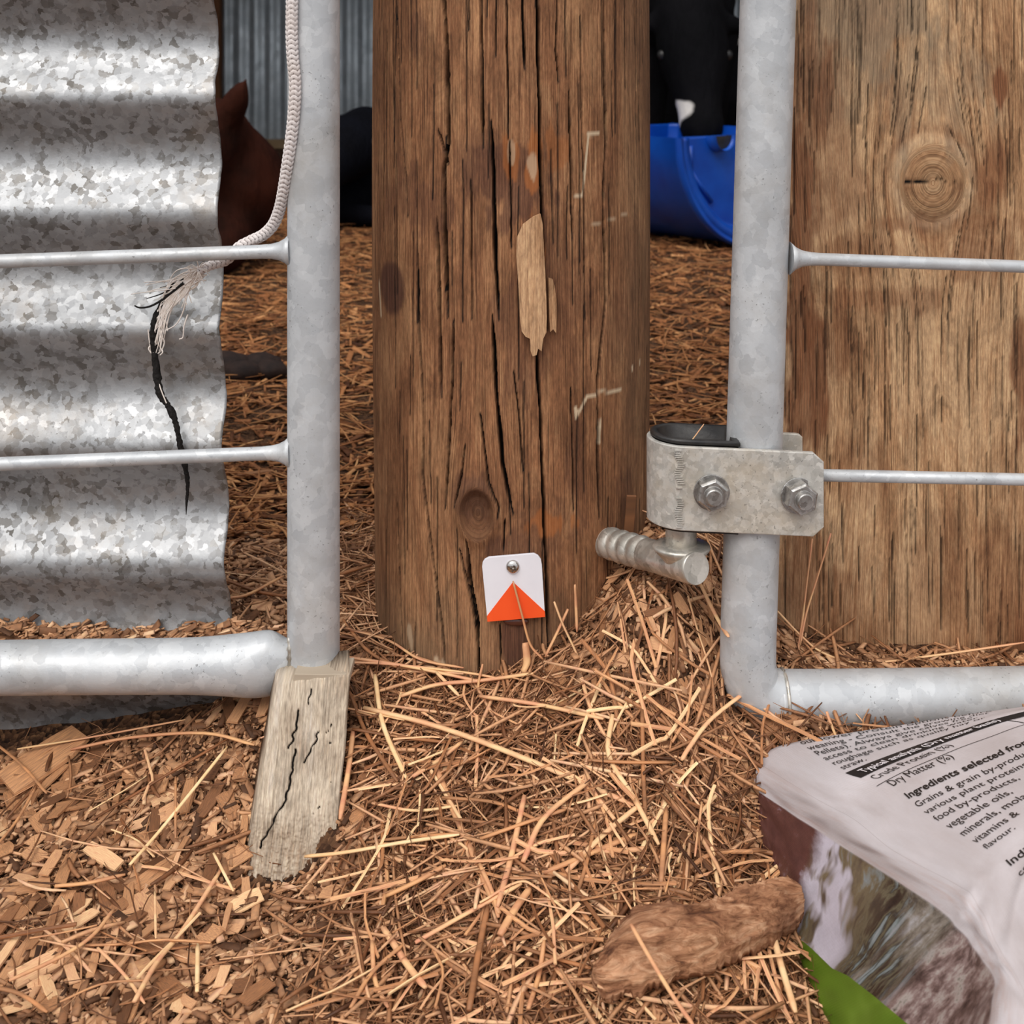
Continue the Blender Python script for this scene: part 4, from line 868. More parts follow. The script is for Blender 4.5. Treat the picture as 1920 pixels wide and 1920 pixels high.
# lettering: laid along the sack's surface
def glyphs(text, bold=0.0):
    cu = bpy.data.curves.new('t', 'FONT'); cu.body = text; cu.size = 1.0; cu.offset = bold; cu.resolution_u = 3
    o = bpy.data.objects.new('t', cu); COL.objects.link(o); dg = bpy.context.evaluated_depsgraph_get()
    me = bpy.data.meshes.new_from_object(o.evaluated_get(dg)); v = np.array([tuple(q.co) for q in me.vertices]); f = [list(p.vertices) for p in me.polygons]
    bpy.data.objects.remove(o); bpy.data.curves.remove(cu); bpy.data.meshes.remove(me); return v, f
def put(text, i0, size_i, j_per, j0=4.0, bold=0.0, mat='ink', name='printed_text', lift=.0004, skew=0.0):
    v, f = glyphs(text, bold); j = j0+v[:, 0]*j_per; i = i0-v[:, 1]*size_i*(.95 if i0 < 1.1 else .85 if i0 < 2.3 else .74)+skew*(j-4)
    V = bagp(i, j, np.full(len(i), lift)); me = bpy.data.meshes.new(name); me.from_pydata(V.tolist(), [], f); me.update()
    return link_mesh(name, me, M[mat], bag, False)
TX = [('our lower protein options before', .12, .17, .125, 0), ('weaning - Consult the growing diet', .30, .18, .117, 0), ('Pellets). Always give calves free', .47, .18, .120, 0), ('access to clean drinking water', .64, .18, .128, 0), ('roughage such as quality hay or', .82, .18, .128, 0), ('straw.', 1.0, .19, .128, 0),
      ('Crude Protein (%)', 1.70, .32, .125, 0), ('Dry Matter (%)', 2.08, .32, .122, 0), ('Ingredients selected from:', 2.50, .29, .145, .022), ('Grains & grain by-products,', 2.76, .26, .134, 0),
      ('various plant proteins,', 2.98, .24, .140, 0), ('food by-products,', 3.19, .23, .140, 0), ('vegetable oils,', 3.40, .23, .140, 0), ('minerals, molasses,', 3.61, .23, .140, 0), ('vitamins &', 3.82, .23, .140, 0), ('flavour.', 4.03, .23, .140, 0), ('Indicative', 4.95, .50, .20, .012), ('contents', 5.36, .42, .16, 0)]
for t_, i0, si, jp, b_ in TX: put(t_, i0, si, jp, bold=b_, j0=4.03)
def strip(i0, i1, j0, j1, name, mat, n=60, lift=.0003):
    j = np.linspace(j0, j1, n); k = 5; II = np.linspace(0, 1, k)[:, None]*(i1-i0)+i0+0*j[None]; JJ = np.repeat(j[None], k, 0)
    return np_mesh(name, bagp(II.ravel(), JJ.ravel(), np.full(II.size, lift)), grid_faces(k, n), M[mat], bag)
strip(1.10, 1.42, 3.985, 6.03, 'black_band', 'ink')['label'] = 'black heading band'
put('Typical analysis (Dry matter basis)', 1.35, .26, .114, j0=4.09, bold=.018, mat='paper_ink', lift=.0008)
strip(1.86, 1.875, 3.90, 6.4, 'ruled_line', 'ink'); strip(1.44, 1.455, 5.75, 6.4, 'ruled_line', 'ink')
strip(1.42, 2.3, 5.70, 5.712, 'ruled_line', 'ink', 4); put('20', 1.66, .24, .12, j0=5.92)

# ------------------------------------------------------------------ bark slab
bk = empty('bark_slab', G(1300, 1760), 'big curved slab of brown bark lying on the straw against the feed bag', 'bark')
bt = [(1113,1812,1838),(1132,1772,1860),(1165,1722,1862),(1200,1692,1854),(1250,1682,1838),(1300,1682,1822),(1345,1678,1804),(1385,1664,1796),(1420,1650,1776),(1455,1642,1758),(1485,1640,1740),(1509,1655,1712)]
nb, ms = 220, 90; c = cr(bt, nb); gyb = np.array([G(r_[0], r_[2]).y for r_ in c]); gyb = np.convolve(np.pad(gyb, 20, 'edge'), np.ones(41)/41, 'valid')-.020; a_ = np.linspace(0, 2*PI, ms, endpoint=False); V = []
for k in range(nb):
    px, t0, t1 = c[k]; jt = 6*vnoise(k*.09, 0, 3)+4*vnoise(k*.4, 2, 4)+2*vnoise(k*1.0, 2, 5); jb = 7*vnoise(k*.10, 9, 5)+4*vnoise(k*.45, 3, 6)
    Yc = .672-.0*(px-1118)/400; hh_ = (t1-t0)/2
    Yb = gyb[k]; pb_ = P(px, t1, Yb); kk_ = (t0-HOR)/F; cy_, cz_ = .82, .57; ln = (CH-pb_.z-kk_*Yb)/(cz_+cy_*kk_)
    axv = Vector((0, cy_, cz_)).normalized(); nv = Vector((0, -axv.z, axv.y)); half = abs(ln)/2; mid = pb_+Vector((0, cy_, cz_))*ln*.5
    for a in a_:
        s_, n_ = math.cos(a), math.sin(a)
        th_ = .0048*(1-.25*abs(s_)) if n_ > 0 else .0060
        rg_ = .0030*vnoise(s_*3.0+.8*math.sin(k*.03), k*.02, 7)+.0024*abs(vnoise(s_*7+k*.015, k*.028, 8))+.0009*vnoise(s_*20, k*.06, 9)+.0004*vnoise(s_*45, k*.2, 10)
        eh = half*(1+(jt if s_ > 0 else jb)/55*abs(s_)**5); q = mid+axv*(s_*eh)+nv*(math.copysign(abs(n_)**.7, n_)*th_+(rg_ if n_ > -.2 else 0)-.006*s_*s_)
        V.append(tuple(q))
V += [tuple(np.mean(V[:ms], 0)+np.array([-.001, 0, 0])), tuple(np.mean(V[-ms:], 0)+np.array([.001, 0, 0]))]
Fq = grid_faces(nb, ms, True).tolist(); e0, e1 = nb*ms, nb*ms+1
for i in range(ms): Fq.append([e0, (i+1) % ms, i]); Fq.append([e1, (nb-1)*ms+i, (nb-1)*ms+(i+1) % ms])
me = bpy.data.meshes.new('bark'); me.from_pydata(V, [], Fq); me.update()
mb = Mat('rough brown bark', .8, 0, .2); co = mb.coord('Object', (28, 120, 120)); nn = mb.noise(co, 1, 8, .66, 1.4)
cc = mb.ramp(nn, [(.32, (88,56,40)), (.42, (142,96,68)), (.52, (180,130,96)), (.66, (218,172,136))])
cc = mb.mix(mb.rampv(mb.noise(mb.coord('Object', (16, 16, 16)), 1, 4), [(.52, 0), (.66, .6)]), cc, (92,56,40)); mb.color(cc); mb.bump(nn, .9, .003)
link_mesh('bark', me, mb.m, bk)

# ------------------------------------------------------------------ loose mulch
def frames(n, ang, tilt, roll, gx, gy):
    """orthonormal frames lying on the slope with some tilt"""
    d = np.stack([np.cos(ang), np.sin(ang), gx*np.cos(ang)+gy*np.sin(ang)+tilt], -1); d /= np.linalg.norm(d, axis=1)[:, None]
    up = np.stack([-gx, -gy, np.ones(n)], -1); s = np.cross(up, d); s /= np.linalg.norm(s, axis=1)[:, None]; u = np.cross(d, s)
    c_, s_ = np.cos(roll)[:, None], np.sin(roll)[:, None]; return d, s*c_+u*s_, u*c_-s*s_
def slope(x, y): e = .004; return (g0(x+e, y)-g0(x-e, y))/(2*e), (g0(x, y+e)-g0(x, y-e))/(2*e)
BOX_F = np.array([(0,1,2,3),(7,6,5,4),(0,4,5,1),(1,5,6,2),(2,6,7,3),(3,7,4,0)])
def flakes(x, y, z, L, Wd, T, ang, tilt, roll, r_, taper=True):
    n = len(x); gx, gy = slope(x, y); d, s, u = frames(n, ang, tilt, roll, gx, gy)
    base = np.array([(-.5,-.5,-.5),(.5,-.5,-.5),(.5,.5,-.5),(-.5,.5,-.5),(-.5,-.5,.5),(.5,-.5,.5),(.5,.5,.5),(-.5,.5,.5)])
    q = np.repeat(base[None], n, 0)
    for k in (0, 1, 2, 3):                   # uneven ends, the same top and bottom
        j = r_.uniform(.55, 1.0, (n, 2)) if taper else np.ones((n, 2)); sh = r_.uniform(-.22, .22, n)
        for kk in (k, k+4): q[:, kk, 1] *= j[:, 0]; q[:, kk, 0] = q[:, kk, 0]*(.75+.25*j[:, 1])+sh*.4*0+sh*.3
    q[:, 4:, :2] *= r_.uniform(.7, 1, (n, 1, 1))
    V = np.stack([x, y, z], -1)[:, None]+q[..., :1]*(L[:, None, None]*d[:, None])+q[..., 1:2]*(Wd[:, None, None]*s[:, None])+q[..., 2:]*(T[:, None, None]*u[:, None])
    return V.reshape(-1, 3), (np.arange(n)[:, None, None]*8+BOX_F[None]).reshape(-1, 4)
def stalks(x, y, z, L, Wd, ang, tilt, bend, bz, r_, st=5):
    n = len(x); gx, gy = slope(x, y); d, s, u = frames(n, ang, tilt, r_.uniform(-.4, .4, n), gx, gy)
    t = np.linspace(-.5, .5, st); cs = np.array([(1, 0), (0, .55), (-1, 0), (0, -.55)])*.5
    kink = r_.uniform(-.3, .3, n)[:, None]; sw = bend[:, None]*(t[None]**2*2-.2)+.15*bend[:, None]*np.abs(t[None]-kink)
    cen = np.stack([x, y, z], -1)[:, None]+(L[:, None]*t[None])[..., None]*d[:, None]+(L[:, None]*sw)[..., None]*s[:, None]+(L[:, None]*bz[:, None]*(t[None]**2))[..., None]*u[:, None]
    wv = Wd[:, None]*(1-.35*(np.abs(t[None])*2)**4)
    V = cen[:, :, None]+(wv[:, :, None]*cs[None, None, :, 0])[..., None]*s[:, None, None]+(wv[:, :, None]*cs[None, None, :, 1])[..., None]*u[:, None, None]
    F0 = grid_faces(st, 4, True); F0 = np.vstack([F0, [(3, 2, 1, 0)], [((st-1)*4, (st-1)*4+1, (st-1)*4+2, (st-1)*4+3)]])
    return V.reshape(-1, 3), (np.arange(n)[:, None, None]*(4*st)+F0[None]).reshape(-1, 4)
def blocked(x, y, m=0.0):
    b = (np.hypot(x, y-PC) < PR-.003+m*.3) | ((x < -.195) & (np.abs(y-.868) < .012+m)) | ((x > .155) & (y > .868) & (y < .9))
    b |= (np.hypot(x+.129, y-.833) < .017+m) | (np.hypot(x-.15, y-.803) < .018+m) | ((x > .15) & (np.abs(y-.806) < .018+m))
    pxx = 960+F*x/y; b |= (x > -.155) & (x < -.085+m) & (y > .735-m) & (y < .83) & (pxx > 462) & (pxx < np.interp(HOR+F*(CH-g0(x, y))/y, [1265,1500,1600,1640,1660], [662,640,628,560,470])+m*2500)
    pyy = HOR+F*(CH-g0(x, y))/y; edge = np.interp(pyy, [1380, 1430, 1500, 1620, 1790, 1920, 2100], [1520, 1405, 1412, 1440, 1505, 1565, 1640]); b |= (y < .77) & (pxx > edge+12)
    return b
def sample(n, y0, y1, r_, dens=None, m=0.0, pow_=1.0, margin=.12):
    X, Y = [], []; got = 0
    while got < n:
        y = y0+(y1-y0)*r_.random(n*2)**pow_; hw = .41*y+margin; x = r_.uniform(-1, 1, n*2)*(.41*y1+margin); ok = (np.abs(x) < hw) & ~blocked(x, y, m)
        if dens is not None: ok &= r_.random(n*2) < dens(x, y)
        X.append(x[ok]); Y.append(y[ok]); got += ok.sum()
    return np.concatenate(X)[:n], np.concatenate(Y)[:n]
def strawy(x, y):                            # 1 where straw dominates: in front of and round the post
    px = 960+F*x/y; py = HOR+F*(CH-g0(x, y))/y; mound = sstep(1010, 1090, px)*sstep(1400, 1290, py+30*vnoise(x*20, y*20, 41)); return sstep(600, 760, px+60*vnoise(x*12, y*12, 40))*(1-.88*mound)*(1-.6*sstep(1330, 1420, px))
def finez(x, y):                             # 1 where fine crumbs dominate
    px = 960+F*x/y; py = HOR+F*(CH-g0(x, y))/y
    return np.clip(np.maximum.reduce([np.exp(-(((px-560)/130)**2+((py-1720)/90)**2)), np.exp(-(((px-1230)/90)**2+((py-1190)/90)**2)), np.exp(-(((px-400)/150)**2+((py-1450)/60)**2))]), 0, 1)
r1 = np.random.default_rng(11); PI2 = 2*PI
def tones(n, k, r_, lo=0, hi=1): return np.repeat(np.clip(r_.beta(1.5, 1.5, n)*(hi-lo)+lo, 0, 1), k)
# crumbs
n = 70000; x, y = sample(n, .47, 1.12, r1, lambda x, y: .35+.65*np.maximum(finez(x, y), 1-strawy(x, y))); L = r1.gamma(3, .00065, n)+.0009; Wd = L*r1.uniform(.45, .9, n)
V1, F1 = flakes(x, y, g(x, y)+r1.uniform(-.0005, .0018, n), L, Wd, Wd*r1.uniform(.4, .8, n), r1.uniform(0, PI2, n), r1.normal(0, .35, n), r1.normal(0, .5, n), r1)
tag(np_mesh('mulch_crumbs', V1, F1, M['chips'], smooth=False, attrs={'tone': tones(n, 8, r1, .12, 1)}), 'fine crumbs and flecks of wood covering the ground', 'mulch', kind='stuff')
# small chips
n = 31000; x, y = sample(n, .47, 1.15, r1, lambda x, y: (1-.1*strawy(x, y))*(1-.6*finez(x, y)), .002); L = r1.gamma(3.0, .0026, n)+.003; Wd = np.clip(L*r1.uniform(.14, .45, n), .0008, .006)
V1, F1 = flakes(x, y, g(x, y)+r1.uniform(.0, .0045, n), L, Wd, np.clip(Wd*.4, .0005, .0014), r1.uniform(0, PI2, n), r1.normal(0, .16, n), r1.normal(0, .35, n), r1)
tag(np_mesh('wood_shavings', V1, F1, M['chips'], smooth=False, attrs={'tone': tones(n, 8, r1, .05, .95)}), 'small brown wood shavings strewn over the ground', 'mulch', kind='stuff')
# fine hay fibres and straw litter
n = 8500; x, y = sample(n, .47, 1.15, r1, lambda x, y: .06+.94*strawy(x, y), .002); L = r1.gamma(3, .009, n)+.008
V1, F1 = stalks(x, y, g(x, y)+r1.uniform(.0, .009, n), L, r1.uniform(.0004, .0011, n), r1.uniform(0, PI2, n), r1.normal(0, .14, n), r1.normal(0, .28, n), r1.normal(0, .3, n), r1)
tag(np_mesh('hay_fibres', V1, F1, M['straw'], smooth=False, attrs={'tone': tones(n, 20, r1, 0, .55)}), 'thin tangled hay fibres among the mulch', 'hay', kind='stuff')
n = 4200; x, y = sample(n, .47, 1.15, r1, lambda x, y: .05+.95*strawy(x, y), .006); L = r1.gamma(4, .0085, n)+.012
V1, F1 = stalks(x, y, g(x, y)+r1.uniform(.001, .010, n), L, r1.uniform(.0010, .0030, n), r1.uniform(0, PI2, n), r1.normal(0, .11, n), r1.normal(0, .07, n), r1.normal(0, .1, n), r1)
tag(np_mesh('straw_litter', V1, F1, M['straw'], smooth=False, attrs={'tone': tones(n, 20, r1, .0, .85)}), 'broken lengths of straw matted over the mulch in front of the post', 'straw', kind='stuff')
# bedding inside the shed
n = 34000; x, y = sample(n, 1.1, 4.2, r1, None, 0, 1.7, .15); L = r1.gamma(3, .0065, n)+.007; 
V1, F1 = flakes(x, y, g(x, y)+r1.uniform(.0, .006, n), L, np.clip(L*r1.uniform(.1, .3, n), .0015, .008), np.full(n, .001), r1.uniform(0, PI2, n), r1.normal(0, .16, n), r1.normal(0, .3, n), r1)
tag(np_mesh('shed_bedding', V1, F1, M['bed'], smooth=False, attrs={'tone': tones(n, 8, r1, 0, .95)}), 'trampled brown bedding of chips and straw on the shed floor', 'bedding', kind='stuff')
n = 4500; x, y = sample(n, 1.1, 3.6, r1, None, 0, 1.5, .15); L = r1.gamma(4, .012, n)+.02
V1, F1 = stalks(x, y, g(x, y)+r1.uniform(.002, .014, n), L, r1.uniform(.0015, .0030, n), r1.uniform(0, PI2, n), r1.normal(0, .10, n), r1.normal(0, .1, n), r1.normal(0, .15, n), r1)
tag(np_mesh('bedding_straw', V1, F1, M['bed'], smooth=False, attrs={'tone': tones(n, 20, r1, .45, 1)}), 'straw lying in the bedding inside the shed', 'straw', kind='stuff')
# chips caught on the ledge between left bottom pipe and sheet
n = 900; x = r1.uniform(-.42, -.135, n); y = r1.uniform(.851, .872, n); top_ = .0295+.004*vnoise(x*60, x*0, 5)+.002*np.exp(-((x+.3)/.03)**2); z = top_-r1.uniform(0, .006, n); L = r1.gamma(3, .002, n)+.0025
V1, F1 = flakes(x, y, z, L, L*r1.uniform(.25, .5, n), np.full(n, .0009), r1.normal(0, .5, n), r1.normal(0, .2, n), r1.normal(0, .5, n), r1)
xl = np.linspace(-.9, -.135, 200); yl = np.array([.848, .852, .858, .865, .874]); XL, YL = np.meshgrid(xl, yl); ZL = .0265+.003*vnoise(XL*60, YL*0, 5)+.001*vnoise(XL*300, YL*300, 6)-.004*(YL < .85)
ns = len(V1); V1 = np.vstack([V1, np.stack([XL, YL, ZL], -1).reshape(-1, 3)]); F1 = np.vstack([F1, grid_faces(5, 200)+ns])
tag(np_mesh('caught_shavings', V1, F1, M['chips'], smooth=False, attrs={'tone': np.r_[tones(n, 8, r1, .1, 1), np.full(XL.size, .25)]}), 'line of wood shavings caught behind the bottom pipe of the left gate', 'mulch', kind='stuff')

# single chips ------------------------------------------------
def chip_mesh(seed, L, W_, T_):
    q = random.Random(seed); k = q.choice([5, 6, 6, 7]); bm = bmesh.new(); pts = []
    xsl = [-.5, -.15+q.uniform(-.1, .1), .2+q.uniform(-.1, .1), .5]
    up = [(x+q.uniform(-.03, .03), .5*q.uniform(.55 if i in (0, 3) else .85, 1)) for i, x in enumerate(xsl)]; dn = [(x+q.uniform(-.06, .06), -.5*q.uniform(.55 if i in (0, 3) else .85, 1)) for i, x in enumerate(xsl)]
    pts = dn+up[::-1]; cv = q.uniform(-.5, .5)
    A = [bm.verts.new((x*L, y*W_, T_*.5*q.uniform(.5, 1)+cv*T_*(1-4*x*x))) for x, y in pts]; B = [bm.verts.new((v.co.x*1.01, v.co.y*1.03, v.co.z-T_)) for v in A]
    n = len(A)
    for a, b, c_, d in ((0, 1, 6, 7), (1, 2, 5, 6), (2, 3, 4, 5)): bm.faces.new([A[i] for i in (a, b, c_, d)]); bm.faces.new([B[i] for i in (d, c_, b, a)])
    for i in range(n): j = (i+1) % n; bm.faces.new((A[j], A[i], B[i], B[j]))
    bmesh.ops.recalc_face_normals(bm, faces=bm.faces[:]); me = bpy.data.meshes.new('wood_chip'); bm.to_mesh(me); bm.free(); me.materials.append(M['chip1']); return me
def orient(x, y, ang, tilt=0.0, roll=0.0):
    gx, gy = slope(np.array([x]), np.array([y])); d, s, u = frames(1, np.array([ang]), np.array([tilt]), np.array([roll]), gx, gy)
    return Matrix((d[0], s[0], u[0])).transposed()
chips = [chip_mesh(k, 1.0, .28+.04*(k % 4), .07) for k in range(10)]
def zone(px, py):
    if px < 470: return 'left'
    if px > 1000 and py < 1480: return 'mound'
    return 'centre'
CHL = {'left': ('light brown wood chip lying loose on the mulch in the left foreground', 'wood chips on the left foreground mulch'),
       'mound': ('pale wood chip lying on the heaped mulch below the hinge strap', 'wood chips on the mulch heap'), 'centre': ('brown wood chip half buried in straw in front of the post', 'wood chips among the straw')}
def add_chip(px, py, Lp, Wp, angp, me=None, label=None, tone=None, tilt=0.0, lift=.004, group=None):
    p = G(px, py); s = p.y/F
    # heading on the ground that gives the image angle, allowing for foreshortening
    ca, sa = math.cos(math.radians(angp)), math.sin(math.radians(angp)); fs = .55; h = math.atan2(sa/fs, ca); Lw = Lp*s*math.hypot(ca, sa/fs)
    fw = math.hypot(math.sin(math.radians(angp)), math.cos(math.radians(angp))/fs)
    o = bpy.data.objects.new('wood_chip', me or chips[r1.integers(0, 10)]); COL.objects.link(o)
    R3 = orient(p.x, p.y, h, tilt, r1.normal(0, .14)); o.matrix_world = Matrix.Translation((p.x, p.y, g(p.x, p.y)+lift))@R3.to_4x4()@Matrix.Diagonal((Lw, Wp*s*fw/.32, Lw*.6, 1))
    z_ = zone(px, py); l_ = CHL[z_]
    if label: tag(o, label, 'wood chip')
    else: tag(o, l_[0], 'wood chip', l_[1])
    return o
HC = [(113,1722,52,26,93,'pale square-ended wood chip standing out in the left foreground, flat side up'),(296,1655,78,18,33,'long pale wood chip pointing up right in the left foreground'),(192,1623,78,16,-22,'grey-tan straight wood chip in the left foreground above the centre of the mulch'),(275,1787,62,24,-18,'folded pale wood chip in the lower left foreground'),
 (15,1800,60,22,80,None),(38,1515,60,34,-40,None),(42,1684,86,24,8,'broad dark tan wood chip at the left edge of the photo'),(85,1828,90,22,30,None),(150,1745,50,22,35,None),(200,1697,60,26,-48,None),(32,1822,84,24,78,None),(275,1722,66,26,-38,None),(350,1815,54,14,-16,None),(315,1540,38,18,20,None),(290,1563,40,18,-70,None),(352,1510,40,20,-85,None),
 (136,1462,24,18,0,None),(175,1440,34,30,-10,None),(395,1770,30,28,-20,None),(480,1880,50,20,35,None),(135,1458,30,14,0,None),(90,1905,30,22,10,None),(222,1720,30,20,40,None),(320,1870,46,22,-30,None),(240,1470,30,14,-50,None),(100,1620,28,12,-80,None),
 (765,1640,46,18,62,None),(870,1640,64,20,-64,None),(1160,1640,60,18,88,'upright flat wood chip in the straw at the middle of the foreground'),(1118,1722,78,22,36,'pale rounded wood chip beside the left end of the bark slab'),(1180,1690,90,18,-4,None),(1135,1860,30,14,52,'small pale wood chip resting on the left end of the bark slab'),(1255,1420,38,16,12,None),(1340,1500,70,18,-48,None),(1360,1420,44,18,20,None),
 (1460,1370,64,24,12,'tan wood chip against the foot of the right gate'),(1340,1630,110,40,-30,None),(1280,1650,46,16,70,None),(1050,1340,70,22,-18,None),(1130,1500,60,18,82,None),(1040,1280,44,34,-70,None),(1215,1170,40,12,-60,None),(1190,1160,34,9,0,None),(1150,1100,46,12,12,None),(1330,1110,34,20,55,None),(1320,1080,40,26,60,'broad brown wood chip wedged between gudgeon and right gate pipe'),(1130,1190,36,12,75,None),(1240,1225,44,12,-5,None),
 (620,1690,36,24,-10,None),(640,1870,40,22,10,None),(670,1545,30,20,10,None),(460,1330,60,16,62,None),(500,1330,40,22,80,None),(430,1345,36,16,-60,None),(490,1150,34,24,0,None),(480,1165,40,10,60,None),(660,1130,44,12,-50,None),(480,900,60,12,14,None),(640,1060,40,10,30,None)]
for q in HC: add_chip(q[0], q[1], q[2]*1.05, q[3], q[4], label=q[5], lift=.0055)
add_chip(86, 1440, 120, 44, 27, label='largest chunk of brown wood, lying against the foot of the corrugated sheet', lift=.007)
nc_ = 300-len(HC)-1
for k in range(nc_):
    u = r1.random()
    if u < .55: px, py = r1.uniform(0, 470), r1.uniform(1440, 1915)
    elif u < .75: px, py = r1.uniform(1060, 1400), r1.uniform(1130, 1560)
    else: px, py = r1.uniform(660, 1450), r1.uniform(1330, 1915)
    p = G(px, py)
    if blocked(np.array([p.x]), np.array([p.y]), .006)[0] or p.y > .93: px, py = r1.uniform(20, 440), r1.uniform(1500, 1900)
    sc = (1.0 if px < 470 else .75); add_chip(px, py, r1.uniform(22, 58)*sc, r1.uniform(9, 22)*sc, r1.uniform(-90, 90), tilt=r1.normal(0, .1), lift=r1.uniform(.003, .006))

# single straws -----------------------------------------------
def straw_obj(pts3, wd, label=None, group=None, cat='straw', seg=6, name='straw_stalk', mat=None):
    p = cr([tuple(q) for q in pts3], max(6, len(pts3)*4)); rad = np.full(len(p), wd/2); rad[0] *= .8; rad[-1] *= .55
    c0 = Vector(p.mean(0)); V_, F_, T_ = tube(p-p.mean(0), rad, seg, rad*.65, True, (.02, .05, 1)); me = bpy.data.meshes.new(name)
    me.from_pydata(V_.tolist(), [], F_.tolist()+T_.tolist()); me.update(); o = link_mesh(name, me, mat or M['straw1'], None, True); o.location = c0
    return tag(o, label, cat, group)
SGL = {'left': ('thin straw stalk lying on the mulch in the left foreground', 'straws on the left foreground mulch'), 'mound': ('pale straw stalk lying on the mulch heap below the hinge strap', 'straws on the mulch heap'),
       'centre': ('pale straw stalk in the tangle in front of the post', 'straws tangled in front of the post')}
HS = [([(550,1220),(640,1247)],6,'straw crossing the foot of the left gate upright'),([(627,1248),(760,1272),(900,1300)],8,'straw running from the left gate foot under the post'),([(545,1265),(700,1266),(870,1284),(940,1293)],6,'thin straw curving past the top of the grey wood block'),
 ([(684,1347),(830,1390),(1000,1452),(1187,1532)],12,'longest straw, running down right across the straw bed in front of the post'),([(662,1391),(740,1400),(837,1415)],8,None),([(658,1317),(690,1400),(747,1490)],8,None),([(664,1391),(655,1470),(640,1561)],10,'straight straw standing close beside the right side of the grey wood block'),
 ([(705,1290),(720,1380),(764,1481)],9,None),([(819,1465),(860,1560),(937,1737)],13,'thick straw pointing down right through the middle of the straw bed'),([(690,1600),(770,1595),(862,1587)],8,None),([(575,1628),(647,1619),(760,1605),(862,1588)],9,'straw lying along the foot of the grey wood block'),([(725,1706),(780,1675),(837,1647)],11,None),([(780,1794),(880,1735),(978,1678)],10,None),
 ([(819,1284),(862,1325)],8,None),([(753,1325),(820,1308),(900,1298),(1000,1283)],10,'bent straw hugging the foot of the post'),([(775,1481),(820,1448),(869,1412)],10,None),([(900,1330),(1010,1343),(1130,1370)],10,'pale straw below the post pointing towards the feed bag'),([(1020,1663),(1110,1620),(1193,1587)],12,None),([(1060,1657),(1130,1590),(1200,1533)],12,None),
 ([(1147,1363),(1140,1437),(1185,1520),(1233,1607)],10,'kinked straw bending down right in front of the mulch heap'),([(1202,1357),(1204,1460),(1208,1560)],8,None),([(1423,1300),(1333,1367),(1290,1427),(1275,1450)],9,'straw leaning on the foot of the right gate'),([(980,1640),(1020,1560),(1107,1483)],12,'thick pale straw pointing up right near the middle of the straw bed'),([(1237,1677),(1247,1540)],11,None),
 ([(1440,1760),(1462,1840),(1487,1920)],13,'thick straw coming out below the bark slab beside the feed bag'),([(900,1647),(925,1700),(935,1743)],9,None),([(937,1780),(965,1730),(993,1687)],16,'broad flat straw left of the bark slab'),([(983,1517),(960,1620),(933,1727)],11,None),([(977,1800),(1040,1818),(1107,1843)],9,None),([(900,1720),(970,1677),(1010,1690),(1110,1775)],6,None),([(1313,1527),(1300,1633)],5,None),
 ([(0,1416),(50,1460),(94,1507)],6,None),([(74,1494),(40,1560),(0,1610)],6,None),([(39,1428),(180,1402),(352,1369)],5,'reddish straw leaning along the foot of the corrugated sheet'),([(139,1428),(250,1405),(388,1394),(481,1421)],8,'long pale straw along the foot of the corrugated sheet'),([(178,1562),(240,1520),(307,1481),(430,1410)],7,None),([(249,1642),(300,1585),(355,1520),(430,1420)],8,'long thin straw rising towards the grey wood block'),
 ([(258,1904),(300,1830),(349,1762),(420,1652)],11,'thick straw rising steeply from the bottom edge in the left foreground'),([(26,1865),(123,1817),(180,1775),(220,1730)],9,'curved straw across the lower left foreground'),([(110,1684),(170,1676),(241,1665)],9,None),([(190,1804),(240,1850),(278,1904)],7,None),([(405,1623),(442,1691)],6,None),([(334,1481),(334,1594)],5,None),([(296,1697),(298,1784)],5,None),([(0,1875),(50,1892),(97,1919)],9,None),([(375,1880),(376,1790)],9,None),([(120,1905),(200,1870),(285,1858)],5,None),
 ([(1270,1790),(1390,1790)],5,None),([(1245,1700),(1255,1660)],4,None),([(700,1790),(706,1860),(730,1915)],9,None),([(720,1760),(765,1830),(800,1880)],14,None),([(880,1920),(900,1800),(915,1720)],13,None),([(990,1915),(1010,1850),(1020,1790)],10,None),([(660,1915),(700,1850),(760,1790)],9,None),([(1040,1840),(1075,1880),(1090,1915)],8,None),([(600,1340),(690,1355),(760,1375)],5,None),([(900,1600),(1000,1560),(1060,1540)],9,None),([(1080,1700),(1100,1640),(1115,1560)],8,None),([(830,1520),(930,1530),(1010,1560)],8,None),([(1100,1450),(1180,1455),(1260,1450)],8,None),([(700,1530),(780,1540),(860,1535)],7,None),([(430,1110),(490,1128),(540,1140)],8,None),([(432,1140),(470,1135),(535,1100)],7,None),([(645,1180),(690,1240),(745,1275)],7,None),([(650,1200),(730,1220),(790,1260),(870,1275)],6,None),([(640,1095),(699,1080)],8,None)]
for pts, wpx, lb in HS:
    q = [G(*p) for p in pts]; dr = [.009+.003*math.sin(k*2.1+pts[0][0]) for k in range(len(q))]
    q3 = [v+Vector((0, -.006, .008))+Vector((0, 0, d*.3)) for v, d in zip(q, dr)]; wd = wpx*q[0].y/F; zn = zone(*pts[len(pts)//2])
    if lb: straw_obj(q3, wd, lb, mat=M['strawpale'])
    else: straw_obj(q3, wd, *SGL[zn])
